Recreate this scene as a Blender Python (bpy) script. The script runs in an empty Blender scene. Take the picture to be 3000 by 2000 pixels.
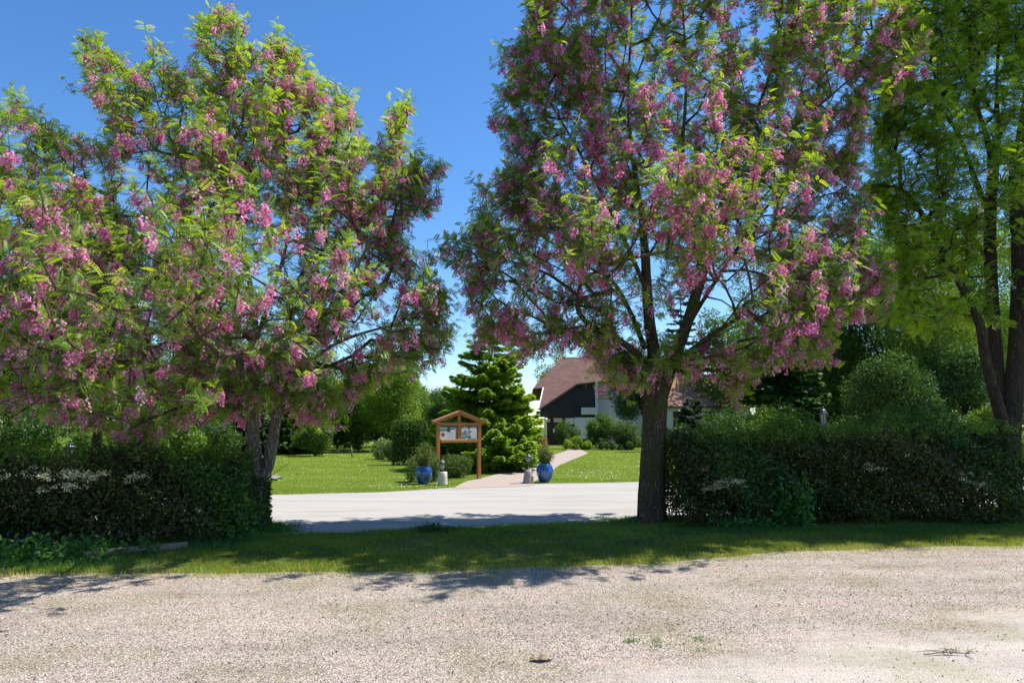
import bpy, math
import numpy as np
from math import radians as R, pi, sin, cos

sc = bpy.context.scene
COL = sc.collection
rng = np.random.default_rng(7)

# ------------------------------------------------------------------ camera
H = 1.65
PITCH = math.atan(250/2000)
FW = np.array([0, cos(PITCH), sin(PITCH)])
UP = np.array([0, -sin(PITCH), cos(PITCH)])
RT = np.array([1.0, 0, 0])
CAM = np.array([0, 0, H])

def ray(px, py):
    px = np.asarray(px, float); py = np.asarray(py, float)
    u = (px-1500)/2000; v = (1000-py)/2000
    return FW + u[..., None]*RT + v[..., None]*UP

def at(px, py, Y):
    """world point seen at photo pixel (px,py) whose ground distance is Y"""
    d = ray(px, py)
    s = np.asarray(Y)/d[..., 1]
    return CAM + d*s[..., None]

def gnd(px, py, z=0.0):
    d = ray(px, py)
    s = (z-H)/d[..., 2]
    return CAM + d*s[..., None]

cam = bpy.data.cameras.new('camera')
cam.sensor_width = 36; cam.lens = 24; cam.clip_end = 3000; cam.clip_start = 0.05
co = bpy.data.objects.new('camera', cam); COL.objects.link(co)
co.location = (0, 0, H); co.rotation_euler = (pi/2+PITCH, 0, 0)
sc.camera = co

# ------------------------------------------------------------------ light
SUN_EL = R(59); SUN_AZ = R(19)      # azimuth from +X toward +Y
sd = np.array([cos(SUN_EL)*cos(SUN_AZ), cos(SUN_EL)*sin(SUN_AZ), sin(SUN_EL)])
sl = bpy.data.lights.new('sun', 'SUN'); sl.energy = 5.0; sl.angle = R(0.5); sl.color = (1, 0.95, 0.86)
so = bpy.data.objects.new('sun', sl); COL.objects.link(so)
from mathutils import Vector, Matrix
so.rotation_euler = Vector(sd).to_track_quat('Z', 'Y').to_euler()
so.location = (20, 10, 30)
w = bpy.data.worlds.new('World'); sc.world = w; w.use_nodes = True
nt = w.node_tree; nt.nodes.clear()
sky = nt.nodes.new('ShaderNodeTexSky'); sky.sky_type = 'NISHITA'; sky.sun_disc = False
sky.sun_elevation = SUN_EL; sky.sun_rotation = pi/2-SUN_AZ
sky.altitude = 300; sky.air_density = 1.0; sky.dust_density = 0.25; sky.ozone_density = 4.0
hsv = nt.nodes.new('ShaderNodeHueSaturation'); hsv.inputs['Saturation'].default_value = 1.22
hsv.inputs['Hue'].default_value = 0.503
bg = nt.nodes.new('ShaderNodeBackground'); bg.inputs[1].default_value = 0.125
ow = nt.nodes.new('ShaderNodeOutputWorld')
nt.links.new(sky.outputs[0], hsv.inputs['Color']); nt.links.new(hsv.outputs[0], bg.inputs[0]); nt.links.new(bg.outputs[0], ow.inputs[0])
sc.view_settings.view_transform = 'Standard'; sc.view_settings.look = 'None'
sc.view_settings.exposure = 0.7; sc.view_settings.gamma = 1.0
sc.cycles.max_bounces = 6; sc.cycles.diffuse_bounces = 3; sc.cycles.glossy_bounces = 2
sc.cycles.transmission_bounces = 4; sc.cycles.transparent_max_bounces = 4

# ------------------------------------------------------------------ tagging
def tag(o, label=None, cat=None, group=None, kind=None):
    if label: o['label'] = label
    if cat: o['category'] = cat
    if group: o['group'] = group
    if kind: o['kind'] = kind
    return o

def thing(name, label, cat, loc=(0, 0, 0), rz=0, group=None):
    o = bpy.data.objects.new(name, None); COL.objects.link(o)
    o.empty_display_size = 0.2
    o.location = [float(c) for c in loc]; o.rotation_euler = (0, 0, rz)
    return tag(o, label, cat, group)

def mesh_np(name, V, loops, starts, mat, parent=None, smooth=False, var=None, world=True):
    """one mesh object from arrays. V in world coords; object origin moved to parent"""
    V = np.asarray(V, np.float32)
    if parent is not None and world:
        M = np.array(Matrix.Translation(parent.location) @ parent.rotation_euler.to_matrix().to_4x4())
        Mi = np.linalg.inv(M)
        V = V @ Mi[:3, :3].T.astype(np.float32) + Mi[:3, 3].astype(np.float32)
    me = bpy.data.meshes.new(name)
    me.vertices.add(len(V)); me.vertices.foreach_set('co', V.ravel().astype(np.float32))
    me.loops.add(len(loops)); me.loops.foreach_set('vertex_index', np.asarray(loops, np.int32))
    me.polygons.add(len(starts)); me.polygons.foreach_set('loop_start', np.asarray(starts, np.int32))
    me.update(calc_edges=True)
    if smooth: me.polygons.foreach_set('use_smooth', np.ones(len(starts), bool))
    else: me.polygons.foreach_set('use_smooth', np.zeros(len(starts), bool))
    if var is not None:
        a = me.attributes.new('var', 'FLOAT', 'FACE'); a.data.foreach_set('value', np.asarray(var, np.float32))
    me.materials.append(mat)
    o = bpy.data.objects.new(name, me); COL.objects.link(o)
    if parent is not None: o.parent = parent
    return o

class MB:
    """collects polygons, links them as ONE mesh"""
    def __init__(s): s.V = []; s.F = []; s.n = 0
    def add(s, V, F):
        V = np.asarray(V, float); s.V.append(V)
        s.F += [[i+s.n for i in f] for f in F]; s.n += len(V); return s
    def box(s, c, d, rz=0, rot=None, bev=0.0):
        x, y, z = np.array(d)/2
        b = min(bev, x*.9, y*.9, z*.9)
        if b > 0:
            V = []; 
            for sx in (-1, 1):
                for sy in (-1, 1):
                    for sz in (-1, 1):
                        V += [(sx*x, sy*(y-b), sz*(z-b)), (sx*(x-b), sy*y, sz*(z-b)), (sx*(x-b), sy*(y-b), sz*z)]
            V = np.array(V)
            def I(sx, sy, sz, k): return (((sx > 0)*2+(sy > 0))*2+(sz > 0))*3+k
            F = []
            for sg in (-1, 1):
                F.append([I(sg, -1, -1, 0), I(sg, 1, -1, 0), I(sg, 1, 1, 0), I(sg, -1, 1, 0)][::sg])
                F.append([I(-1, sg, -1, 1), I(1, sg, -1, 1), I(1, sg, 1, 1), I(-1, sg, 1, 1)][::-sg])
                F.append([I(-1, -1, sg, 2), I(1, -1, sg, 2), I(1, 1, sg, 2), I(-1, 1, sg, 2)][::sg])
            for a in (-1, 1):
                for c2 in (-1, 1):
                    F.append([I(a, c2, -1, 0), I(a, c2, -1, 1), I(a, c2, 1, 1), I(a, c2, 1, 0)])
                    F.append([I(a, -1, c2, 0), I(a, -1, c2, 2), I(a, 1, c2, 2), I(a, 1, c2, 0)])
                    F.append([I(-1, a, c2, 1), I(-1, a, c2, 2), I(1, a, c2, 2), I(1, a, c2, 1)])
                    for e in (-1, 1):
                        F.append([I(a, c2, e, 0), I(a, c2, e, 1), I(a, c2, e, 2)])
        else:
            V = np.array([(i*x, j*y, k*z) for i in (-1, 1) for j in (-1, 1) for k in (-1, 1)])
            F = [(0, 1, 3, 2), (4, 6, 7, 5), (0, 4, 5, 1), (2, 3, 7, 6), (0, 2, 6, 4), (1, 5, 7, 3)]
        if rot is not None: V = V @ np.array(rot).T
        if rz: 
            c_, s_ = cos(rz), sin(rz); V = V @ np.array([[c_, -s_, 0], [s_, c_, 0], [0, 0, 1]]).T
        return s.add(V+np.array(c, float), F)
    def beam(s, a, b, wd, th, bev=0.004):
        """box from a to b; wd across (horizontal-ish), th other"""
        a = np.array(a, float); b = np.array(b, float); d = b-a; L = np.linalg.norm(d); d /= L
        up = np.array([0, 1, 0]) if abs(d[1]) < .9 else np.array([1., 0, 0])
        x = np.cross(d, up); x /= np.linalg.norm(x); y = np.cross(x, d)
        return s.box((a+b)/2, (wd, th, L), rot=np.stack([x, -y, d], 1), bev=bev)
    def prism(s, P, z0, z1):
        """vertical prism on plan polygon P"""
        n = len(P); P = np.array(P, float)
        V = np.vstack([np.c_[P, np.full(n, z0)], np.c_[P, np.full(n, z1)]])
        F = [[i, (i+1) % n, n+(i+1) % n, n+i] for i in range(n)]+[list(range(n))[::-1], list(range(n, 2*n))]
        return s.add(V, F)
    def slab(s, P, off):
        """polygon P (3d) extruded by vector off"""
        P = np.array(P, float); n = len(P)
        V = np.vstack([P, P+np.array(off)])
        F = [[i, (i+1) % n, n+(i+1) % n, n+i] for i in range(n)]+[list(range(n))[::-1], list(range(n, 2*n))]
        return s.add(V, F)
    def lathe(s, prof, c=(0, 0, 0), n=32, cap=True, jit=0.0, r_=None):
        V = []; F = []; m = len(prof)
        for (r, z) in prof:
            for k in range(n):
                a = 2*pi*k/n; rr = r*(1+(r_.normal()*jit if r_ is not None else 0))
                V.append((rr*cos(a), rr*sin(a), z))
        for i in range(m-1):
            for k in range(n):
                F.append([i*n+k, i*n+(k+1) % n, (i+1)*n+(k+1) % n, (i+1)*n+k])
        if cap: F += [[*range(n)][::-1], [*range((m-1)*n, m*n)]]
        return s.add(np.array(V)+np.array(c, float), F)
    def tube(s, pts, rad, n=8):
        V, F = sweep(pts, rad, n); return s.add(V, F)
    def build(s, name, mat, parent=None, smooth=False, var=None, world=True):
        V = np.vstack(s.V); loops = [i for f in s.F for i in f]
        st = np.cumsum([0]+[len(f) for f in s.F[:-1]])
        return mesh_np(name, V, loops, st, mat, parent, smooth, var, world)

def sweep(pts, rad, n=8, noise=0.0, r_=None):
    P = np.array(pts, float); m = len(P); rad = np.broadcast_to(np.asarray(rad, float), (m,))
    T = np.gradient(P, axis=0); T /= np.linalg.norm(T, axis=1)[:, None]
    x = np.cross(T[0], [0.3, 1, 0.1]); x /= np.linalg.norm(x)
    V = []; a = np.arange(n)*2*pi/n
    if noise and r_ is not None:
        lob = 1+noise*(0.6*np.sin(3*a+1)+0.5*np.sin(5*a+2)+.4*np.sin(8*a))
    else: lob = np.ones(n)
    for i in range(m):
        x = x-T[i]*np.dot(x, T[i]); x /= np.linalg.norm(x); y = np.cross(T[i], x)
        rr = rad[i]*lob
        if noise and r_ is not None: rr = rr*(1+r_.normal(size=n)*noise*.35)
        V.append(P[i]+rr[:, None]*(np.cos(a)[:, None]*x+np.sin(a)[:, None]*y))
    V = np.vstack(V); F = []
    for i in range(m-1):
        for k in range(n): F.append([i*n+k, i*n+(k+1) % n, (i+1)*n+(k+1) % n, (i+1)*n+k])
    F += [[*range(n)][::-1], [*range((m-1)*n, m*n)]]
    return V, F

def smooth_path(pts, step):
    """Catmull-Rom resample of (x,y,z[,r]) points"""
    P = np.array(pts, float); out = []
    Q = np.vstack([2*P[0]-P[1], P, 2*P[-1]-P[-2]])
    for i in range(1, len(Q)-2):
        n = max(2, int(np.linalg.norm(Q[i+1, :3]-Q[i, :3])/step))
        for t in np.arange(n)/n:
            out.append(0.5*((2*Q[i])+(-Q[i-1]+Q[i+1])*t+(2*Q[i-1]-5*Q[i]+4*Q[i+1]-Q[i+2])*t*t+(-Q[i-1]+3*Q[i]-3*Q[i+1]+Q[i+2])*t**3))
    out.append(P[-1]); return np.array(out)

# ---- instancing of small templates into one big mesh
def rand_rot(n, r_):
    q = r_.normal(size=(n, 4)); q /= np.linalg.norm(q, axis=1)[:, None]
    a, b, c, d = q.T
    return np.stack([1-2*(c*c+d*d), 2*(b*c-a*d), 2*(b*d+a*c), 2*(b*c+a*d), 1-2*(b*b+d*d), 2*(c*d-a*b),
                     2*(b*d-a*c), 2*(c*d+a*b), 1-2*(b*b+c*c)], 1).reshape(n, 3, 3)

def frame(d, nrm):
    """rotation matrices with local x along d, local z close to nrm"""
    d = d/(np.linalg.norm(d, axis=1)[:, None]+1e-9)
    y = np.cross(nrm, d); y /= (np.linalg.norm(y, axis=1)[:, None]+1e-9)
    z = np.cross(d, y)
    return np.stack([d, y, z], 2)

def unit(v): return v/(np.linalg.norm(v, axis=-1, keepdims=True)+1e-9)

def inst(T, F, M, P, S):
    """T (k,3) template, F (f,q) faces, M (N,3,3), P (N,3), S (N,) or (N,3)"""
    S = np.asarray(S, float)
    if S.ndim == 1: TT = T[None]*S[:, None, None]
    else: TT = T[None]*S[:, None, :]
    V = np.einsum('nij,nkj->nki', M, TT)+P[:, None, :]
    N = len(P); k = len(T)
    L = (F[None]+(np.arange(N)*k)[:, None, None])
    return V.reshape(-1, 3), L.reshape(-1), F.shape[1]

def inst_obj(name, T, F, M, P, S, mat, parent=None, var=None, smooth=False):
    V, L, q = inst(T, F, M, P, S)
    nf = len(L)//q
    if var is not None: var = np.repeat(var, len(F)) if len(var) != nf else var
    return mesh_np(name, V, L, np.arange(nf)*q, mat, parent, smooth, var)

# leaf: folded rhombus along +x
LEAF = np.array([(0, 0, 0), (.42, -.24, .05), (1, 0, -.05), (.42, .24, .05)], float)
LEAF_F = np.array([[0, 1, 2, 3]])
LEAF6 = np.array([(0, 0, 0), (.25, -.2, .04), (.7, -.2, .02), (1, 0, -.06), (.7, .2, .02), (.25, .2, .04)], float)
LEAF6_F = np.array([[0, 1, 2, 3], [0, 3, 4, 5]])
# compound robinia leaf: leaflets in pairs along +x rachis
def compound(npair=6, droop=.3, lw=.52):
    V = []; F = []; var = []
    def leaflet(b, d, L):
        d = np.array(d, float); d /= np.linalg.norm(d)
        s = np.cross([0, 0, 1], d); s /= np.linalg.norm(s)
        i = len(V)
        for (u, v_, z) in ((0, 0, 0), (.45, -lw/2, .03), (1, 0, -.05), (.45, lw/2, .03)):
            V.append(np.array(b)+L*(d*u+s*v_+np.array([0, 0, z])))
        F.append([i, i+1, i+2, i+3])
    for k in range(npair):
        t = (k+1)/(npair+.6); x = t; z = -droop*t*t
        L = .29*(1-.35*abs(t-.45))
        leaflet((x, .01, z), (.35, 1, -.18), L); leaflet((x, -.01, z), (.35, -1, -.18), L)
    leaflet((1, 0, -droop), (1, 0, -.5), .26)
    return np.array(V), np.array(F)
COMP, COMP_F = compound(7)

# ------------------------------------------------------------------ materials
def mat(name):
    m = bpy.data.materials.new(name); m.use_nodes = True; m.node_tree.nodes.clear()
    return m, m.node_tree
def N(nt, t, **k):
    n = nt.nodes.new(t)
    for a, b in k.items():
        if a.startswith('i_'):
            key = a[2:]; key = int(key) if key.isdigit() else key.replace('_', ' ')
            n.inputs[key].default_value = b
        else: setattr(n, a, b)
    return n
def ramp(nt, src, stops, interp='LINEAR'):
    r = nt.nodes.new('ShaderNodeValToRGB'); r.color_ramp.interpolation = interp
    e = r.color_ramp.elements
    while len(e) < len(stops): e.new(0.5)
    for i, (p, c) in enumerate(stops):
        e[i].position = p; e[i].color = (*c, 1) if len(c) == 3 else c
    nt.links.new(src, r.inputs[0]); return r.outputs[0]
def mix(nt, f, a, b, mode='MIX'):
    m = nt.nodes.new('ShaderNodeMix'); m.data_type = 'RGBA'; m.blend_type = mode
    for i, v in ((0, f), (6, a), (7, b)):
        if isinstance(v, (int, float)): m.inputs[i].default_value = v
        elif isinstance(v, (tuple, list)): m.inputs[i].default_value = (*v, 1)
        else: nt.links.new(v, m.inputs[i])
    return m.outputs[2]
def noise(nt, scale, detail=4, rough=.55, vec=None, dist=0):
    n = N(nt, 'ShaderNodeTexNoise'); n.inputs['Scale'].default_value = scale
    n.inputs['Detail'].default_value = detail; n.inputs['Roughness'].default_value = rough; n.inputs['Distortion'].default_value = dist
    if vec is not None: nt.links.new(vec, n.inputs['Vector'])
    return n.outputs['Fac']
def objco(nt, scale=(1, 1, 1), kind='Object'):
    t = N(nt, 'ShaderNodeTexCoord'); m = N(nt, 'ShaderNodeMapping'); m.inputs['Scale'].default_value = scale
    nt.links.new(t.outputs[kind], m.inputs[0]); return m.outputs[0]
def geoco(nt, scale=(1, 1, 1)):
    t = N(nt, 'ShaderNodeNewGeometry'); m = N(nt, 'ShaderNodeMapping'); m.inputs['Scale'].default_value = scale
    nt.links.new(t.outputs['Position'], m.inputs[0]); return m.outputs[0]
def principled(nt, col, rough=.8, bump=None, bstr=.3, bdist=.02, spec=.3, **k):
    p = N(nt, 'ShaderNodeBsdfPrincipled'); p.inputs['Roughness'].default_value = rough
    p.inputs['Specular IOR Level'].default_value = spec
    if isinstance(col, (tuple, list)): p.inputs['Base Color'].default_value = (*col, 1)
    else: nt.links.new(col, p.inputs['Base Color'])
    if bump is not None:
        b = N(nt, 'ShaderNodeBump'); b.inputs['Strength'].default_value = bstr; b.inputs['Distance'].default_value = bdist
        nt.links.new(bump, b.inputs['Height']); nt.links.new(b.outputs[0], p.inputs['Normal'])
    for a, v in k.items(): p.inputs[a.replace('_', ' ')].default_value = v
    o = N(nt, 'ShaderNodeOutputMaterial'); nt.links.new(p.outputs[0], o.inputs[0]); return p
def leaf_mat(name, stops, trans=1.9, tshift=(1.25, 1.0, .35), tf=.42, rough=.5, gloss=.03):
    m, nt = mat(name)
    a = N(nt, 'ShaderNodeAttribute', attribute_name='var')
    c = ramp(nt, a.outputs['Fac'], stops)
    d = N(nt, 'ShaderNodeBsdfDiffuse'); nt.links.new(c, d.inputs[0])
    t = N(nt, 'ShaderNodeBsdfTranslucent')
    tc = mix(nt, 1.0, c, tuple(trans*x for x in tshift), 'MULTIPLY'); nt.links.new(tc, t.inputs[0])
    ms = N(nt, 'ShaderNodeMixShader'); ms.inputs[0].default_value = tf
    nt.links.new(d.outputs[0], ms.inputs[1]); nt.links.new(t.outputs[0], ms.inputs[2])
    g = N(nt, 'ShaderNodeBsdfGlossy'); g.inputs['Roughness'].default_value = rough; g.inputs[0].default_value = (.9, 1, .85, 1)
    m2 = N(nt, 'ShaderNodeMixShader'); m2.inputs[0].default_value = gloss
    nt.links.new(ms.outputs[0], m2.inputs[1]); nt.links.new(g.outputs[0], m2.inputs[2])
    o = N(nt, 'ShaderNodeOutputMaterial'); nt.links.new(m2.outputs[0], o.inputs[0])
    return m

M_ROB = leaf_mat('acacia_leaf', [(0, (.045, .095, .010)), (.4, (.085, .175, .012)), (.75, (.145, .25, .015)), (1, (.21, .30, .02))], trans=2.5, tf=.5, gloss=.05, rough=.5)
M_PINK = leaf_mat('pink_petal', [(0, (.30, .04, .14)), (.35, (.56, .14, .33)), (.7, (.76, .37, .56)), (1, (.90, .68, .79))], trans=1.4, tshift=(1.1, .8, 1.0), tf=.4, gloss=.02)
M_ACA = leaf_mat('false_acacia_leaf', [(0, (.05, .11, .010)), (.5, (.12, .235, .014)), (1, (.23, .36, .02))], trans=2.5, tf=.45)
M_CREAM = leaf_mat('cream_petal', [(0, (.55, .50, .28)), (1, (.82, .78, .55))], trans=1.0, tshift=(1, 1, .8), tf=.35)
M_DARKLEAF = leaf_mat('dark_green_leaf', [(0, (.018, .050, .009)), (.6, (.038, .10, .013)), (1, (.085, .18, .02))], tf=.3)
M_MIDLEAF = leaf_mat('mid_green_leaf', [(0, (.035, .080, .012)), (.5, (.07, .15, .016)), (1, (.14, .24, .022))], tf=.38)
M_LIGHTLEAF = leaf_mat('fresh_green_leaf', [(0, (.06, .12, .012)), (.5, (.12, .22, .018)), (1, (.22, .33, .03))], tf=.4)
M_BLUELEAF = leaf_mat('blue_green_needle', [(0, (.018, .048, .026)), (.6, (.034, .085, .045)), (1, (.07, .14, .07))], tshift=(1, 1, .7), tf=.2)
M_FIR = leaf_mat('fir_needle', [(0, (.06, .13, .014)), (.4, (.14, .27, .022)), (1, (.29, .43, .045))], tf=.36)
M_SPRUCE = leaf_mat('spruce_needle', [(0, (.018, .05, .012)), (.5, (.05, .13, .02)), (1, (.13, .26, .03))], tf=.22)
M_HEDGE = leaf_mat('hedge_leaf', [(0, (.022, .032, .008)), (.5, (.045, .062, .011)), (.85, (.09, .10, .022)), (1, (.22, .16, .06))], tf=.3, gloss=.03, rough=.4)
M_PALE = leaf_mat('pale_blossom_leaf', [(0, (.09, .15, .035)), (.5, (.22, .27, .09)), (1, (.42, .40, .25))], tf=.3)
M_ROSE = leaf_mat('rose_leaf', [(0, (.03, .07, .014)), (.55, (.07, .14, .025)), (.85, (.14, .18, .04)), (1, (.28, .13, .07))], tf=.32)
M_GREYLEAF = leaf_mat('grey_green_needle', [(0, (.035, .055, .03)), (.6, (.07, .10, .05)), (1, (.13, .16, .075))], tshift=(1, 1, .7), tf=.2)
M_WEED = leaf_mat('weed_leaf', [(0, (.03, .10, .02)), (.6, (.06, .19, .03)), (1, (.12, .28, .04))], tf=.4)
M_GRASS = leaf_mat('grass_blade', [(0, (.07, .12, .008)), (.5, (.15, .23, .014)), (.85, (.24, .32, .025)), (1, (.40, .36, .13))], tf=.35, gloss=.03, trans=1.9)
M_LAWN = leaf_mat('mown_lawn_blade', [(0, (.07, .14, .008)), (.5, (.125, .225, .014)), (.88, (.19, .29, .025)), (1, (.34, .33, .09))], tf=.3, gloss=.04, trans=1.7)
M_WHITEF = leaf_mat('white_petal', [(0, (.7, .7, .66)), (1, (.85, .85, .8))], trans=1.0, tshift=(1, 1, .9), tf=.2)
M_REDLEAF = leaf_mat('copper_leaf', [(0, (.10, .05, .02)), (.6, (.22, .12, .05)), (1, (.34, .2, .1))], tf=.3)

def bark_mat(name, dark, light, lichen=(.42, .42, .36), moss=(.06, .075, .012), lf=.66, mf=.6):
    m, nt = mat(name); v = geoco(nt, (1, 1, .16)); v1 = geoco(nt)
    vo = N(nt, 'ShaderNodeTexVoronoi', feature='DISTANCE_TO_EDGE'); vo.inputs['Scale'].default_value = 22
    nz = noise(nt, 9, 5, .6, v)
    dv = N(nt, 'ShaderNodeVectorMath', operation='ADD'); nt.links.new(v, dv.inputs[0])
    sc_ = N(nt, 'ShaderNodeVectorMath', operation='SCALE'); sc_.inputs['Scale'].default_value = .05
    nn = N(nt, 'ShaderNodeTexNoise'); nn.inputs['Scale'].default_value = 14; nt.links.new(v1, nn.inputs['Vector'])
    nt.links.new(nn.outputs['Color'], sc_.inputs[0]); nt.links.new(sc_.outputs[0], dv.inputs[1]); nt.links.new(dv.outputs[0], vo.inputs['Vector'])
    ridge = ramp(nt, vo.outputs[0], [(0, (0, 0, 0)), (.12, (.5, .5, .5)), (.35, (1, 1, 1))])
    c = mix(nt, ridge, dark, light)
    c = mix(nt, ramp(nt, nz, [(.35, (0, 0, 0)), (.7, (1, 1, 1))]), c, tuple(x*.62 for x in light))
    l = ramp(nt, noise(nt, 17, 6, .72, v1), [(lf-.02, (0, 0, 0)), (lf+.02, (1, 1, 1))])
    c = mix(nt, l, c, lichen)
    ms = ramp(nt, noise(nt, 4.3, 4, .65, v1, .5), [(mf-.05, (0, 0, 0)), (mf+.08, (1, 1, 1))])
    c = mix(nt, ms, c, moss)
    h = N(nt, 'ShaderNodeMath', operation='ADD'); nt.links.new(ridge, h.inputs[0]); nt.links.new(nz, h.inputs[1])
    principled(nt, c, .92, h.outputs[0], .9, .02, .15); return m
M_BARK = bark_mat('ridged_bark', (.022, .017, .012), (.13, .10, .07), lf=.635, mf=.56)
M_BARK2 = bark_mat('pale_bark', (.06, .05, .038), (.30, .25, .19), lf=.58, mf=.68)
M_BARKD = bark_mat('dark_bark', (.018, .014, .011), (.075, .06, .046), lf=.7, mf=.62)
m, nt = mat('twig_wood'); principled(nt, mix(nt, noise(nt, 30, 3), (.045, .028, .02), (.10, .07, .05)), .8); M_TWIG = m

def simple(name, col, rough=.6, var=.25, scale=20, bstr=.15, bdist=.005, spec=.4, **k):
    m, nt = mat(name); v = objco(nt)
    n = noise(nt, scale, 4, .6, v)
    c = mix(nt, n, tuple(x*(1-var) for x in col), tuple(min(1, x*(1+var)) for x in col))
    principled(nt, c, rough, n, bstr, bdist, spec, **k); return m
def wood_mat(name, a, b, rough=.5):
    m, nt = mat(name); v = objco(nt, (14, 14, 1.6))
    n = noise(nt, 3.5, 5, .6, v, 1.2); c = ramp(nt, n, [(.3, a), (.7, b)])
    principled(nt, c, rough, n, .25, .004, .4); return m
M_WOOD = wood_mat('orange_stained_wood', (.24, .085, .018), (.47, .20, .05))
M_WOODG = wood_mat('weathered_log_wood', (.10, .075, .05), (.30, .23, .16), .85)
M_BLUE = simple('blue_glaze', (.010, .08, .29), .12, .5, 3.0, .05, .002, .6, Coat_Weight=.6)
M_STONEW = simple('white_stone', (.55, .52, .46), .85, .3, 14, .7, .015)
M_STONEG = simple('grey_stone', (.30, .28, .25), .9, .45, 12, .9, .02)
M_IRON = simple('dark_iron', (.045, .05, .06), .45, .3, 30, .1, .002, .5)
M_GLASSW = simple('frosted_lamp_glass', (.30, .31, .29), .25, .08, 5, 0, 0, .6)
M_PAPER = simple('poster_paper', (.9, .9, .89), .5, .05, 6, 0, 0)
def flat(name, col, rough=.5): return simple(name, col, rough, .12, 25, 0, 0)
M_INK_GREY = flat('ink_grey_blue', (.20, .25, .30)); M_INK_GREEN = flat('ink_green', (.14, .34, .22)); M_INK_RED = flat('ink_red', (.55, .05, .09))
M_INK_DARK = flat('ink_dark', (.06, .08, .10)); M_INK_TEXT = flat('ink_text', (.45, .47, .48)); M_INK_PALE = flat('ink_pale_green', (.42, .55, .45))
M_WHITEWALL = simple('white_render_wall', (.66, .66, .63), .9, .08, 3, .2, .01)
M_WHITEPAINT = simple('white_paint', (.72, .72, .70), .5, .05, 8, .05, .002)
M_DARKDOOR = simple('dark_brown_timber', (.05, .028, .018), .6, .3, 12)
M_RED = simple('red_painted_rail', (.30, .03, .02), .5, .2, 10)
m, nt = mat('window_glass'); principled(nt, (.10, .13, .15), .06, spec=.9); M_PANE = m
def board_mat():
    m, nt = mat('black_boarding'); v = objco(nt)
    wv = N(nt, 'ShaderNodeTexWave', wave_type='BANDS', bands_direction='X', wave_profile='SAW'); wv.inputs['Scale'].default_value = 2.2
    wv.inputs['Distortion'].default_value = 0; nt.links.new(v, wv.inputs['Vector'])
    c = mix(nt, ramp(nt, wv.outputs['Fac'], [(0, (0, 0, 0)), (.12, (1, 1, 1))]), (.008, .008, .008), (.040, .038, .036))
    principled(nt, c, .7, wv.outputs['Fac'], .6, .02); return m
M_BOARD = board_mat()
def roof_mat(name, a, b):
    m, nt = mat(name); v = objco(nt)
    br = N(nt, 'ShaderNodeTexBrick'); br.inputs['Scale'].default_value = 1; br.inputs['Brick Width'].default_value = .2; br.inputs['Row Height'].default_value = .13
    br.inputs['Mortar Size'].default_value = .012; br.inputs['Color1'].default_value = (*a, 1); br.inputs['Color2'].default_value = (*b, 1)
    br.inputs['Mortar'].default_value = (a[0]*.3, a[1]*.3, a[2]*.3, 1)
    nt.links.new(v, br.inputs['Vector'])
    c = mix(nt, .4, br.outputs[0], ramp(nt, noise(nt, 1.7, 6, .75, v), [(.3, tuple(x*.55 for x in a)), (.7, tuple(x*1.25 for x in b))]))
    principled(nt, c, .85, br.outputs['Fac'], -.6, .02); return m
M_ROOF = roof_mat('brown_tile_roof', (.15, .075, .06), (.22, .12, .095))
M_ROOF2 = roof_mat('pink_tile_roof', (.30, .15, .10), (.40, .22, .16))

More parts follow.
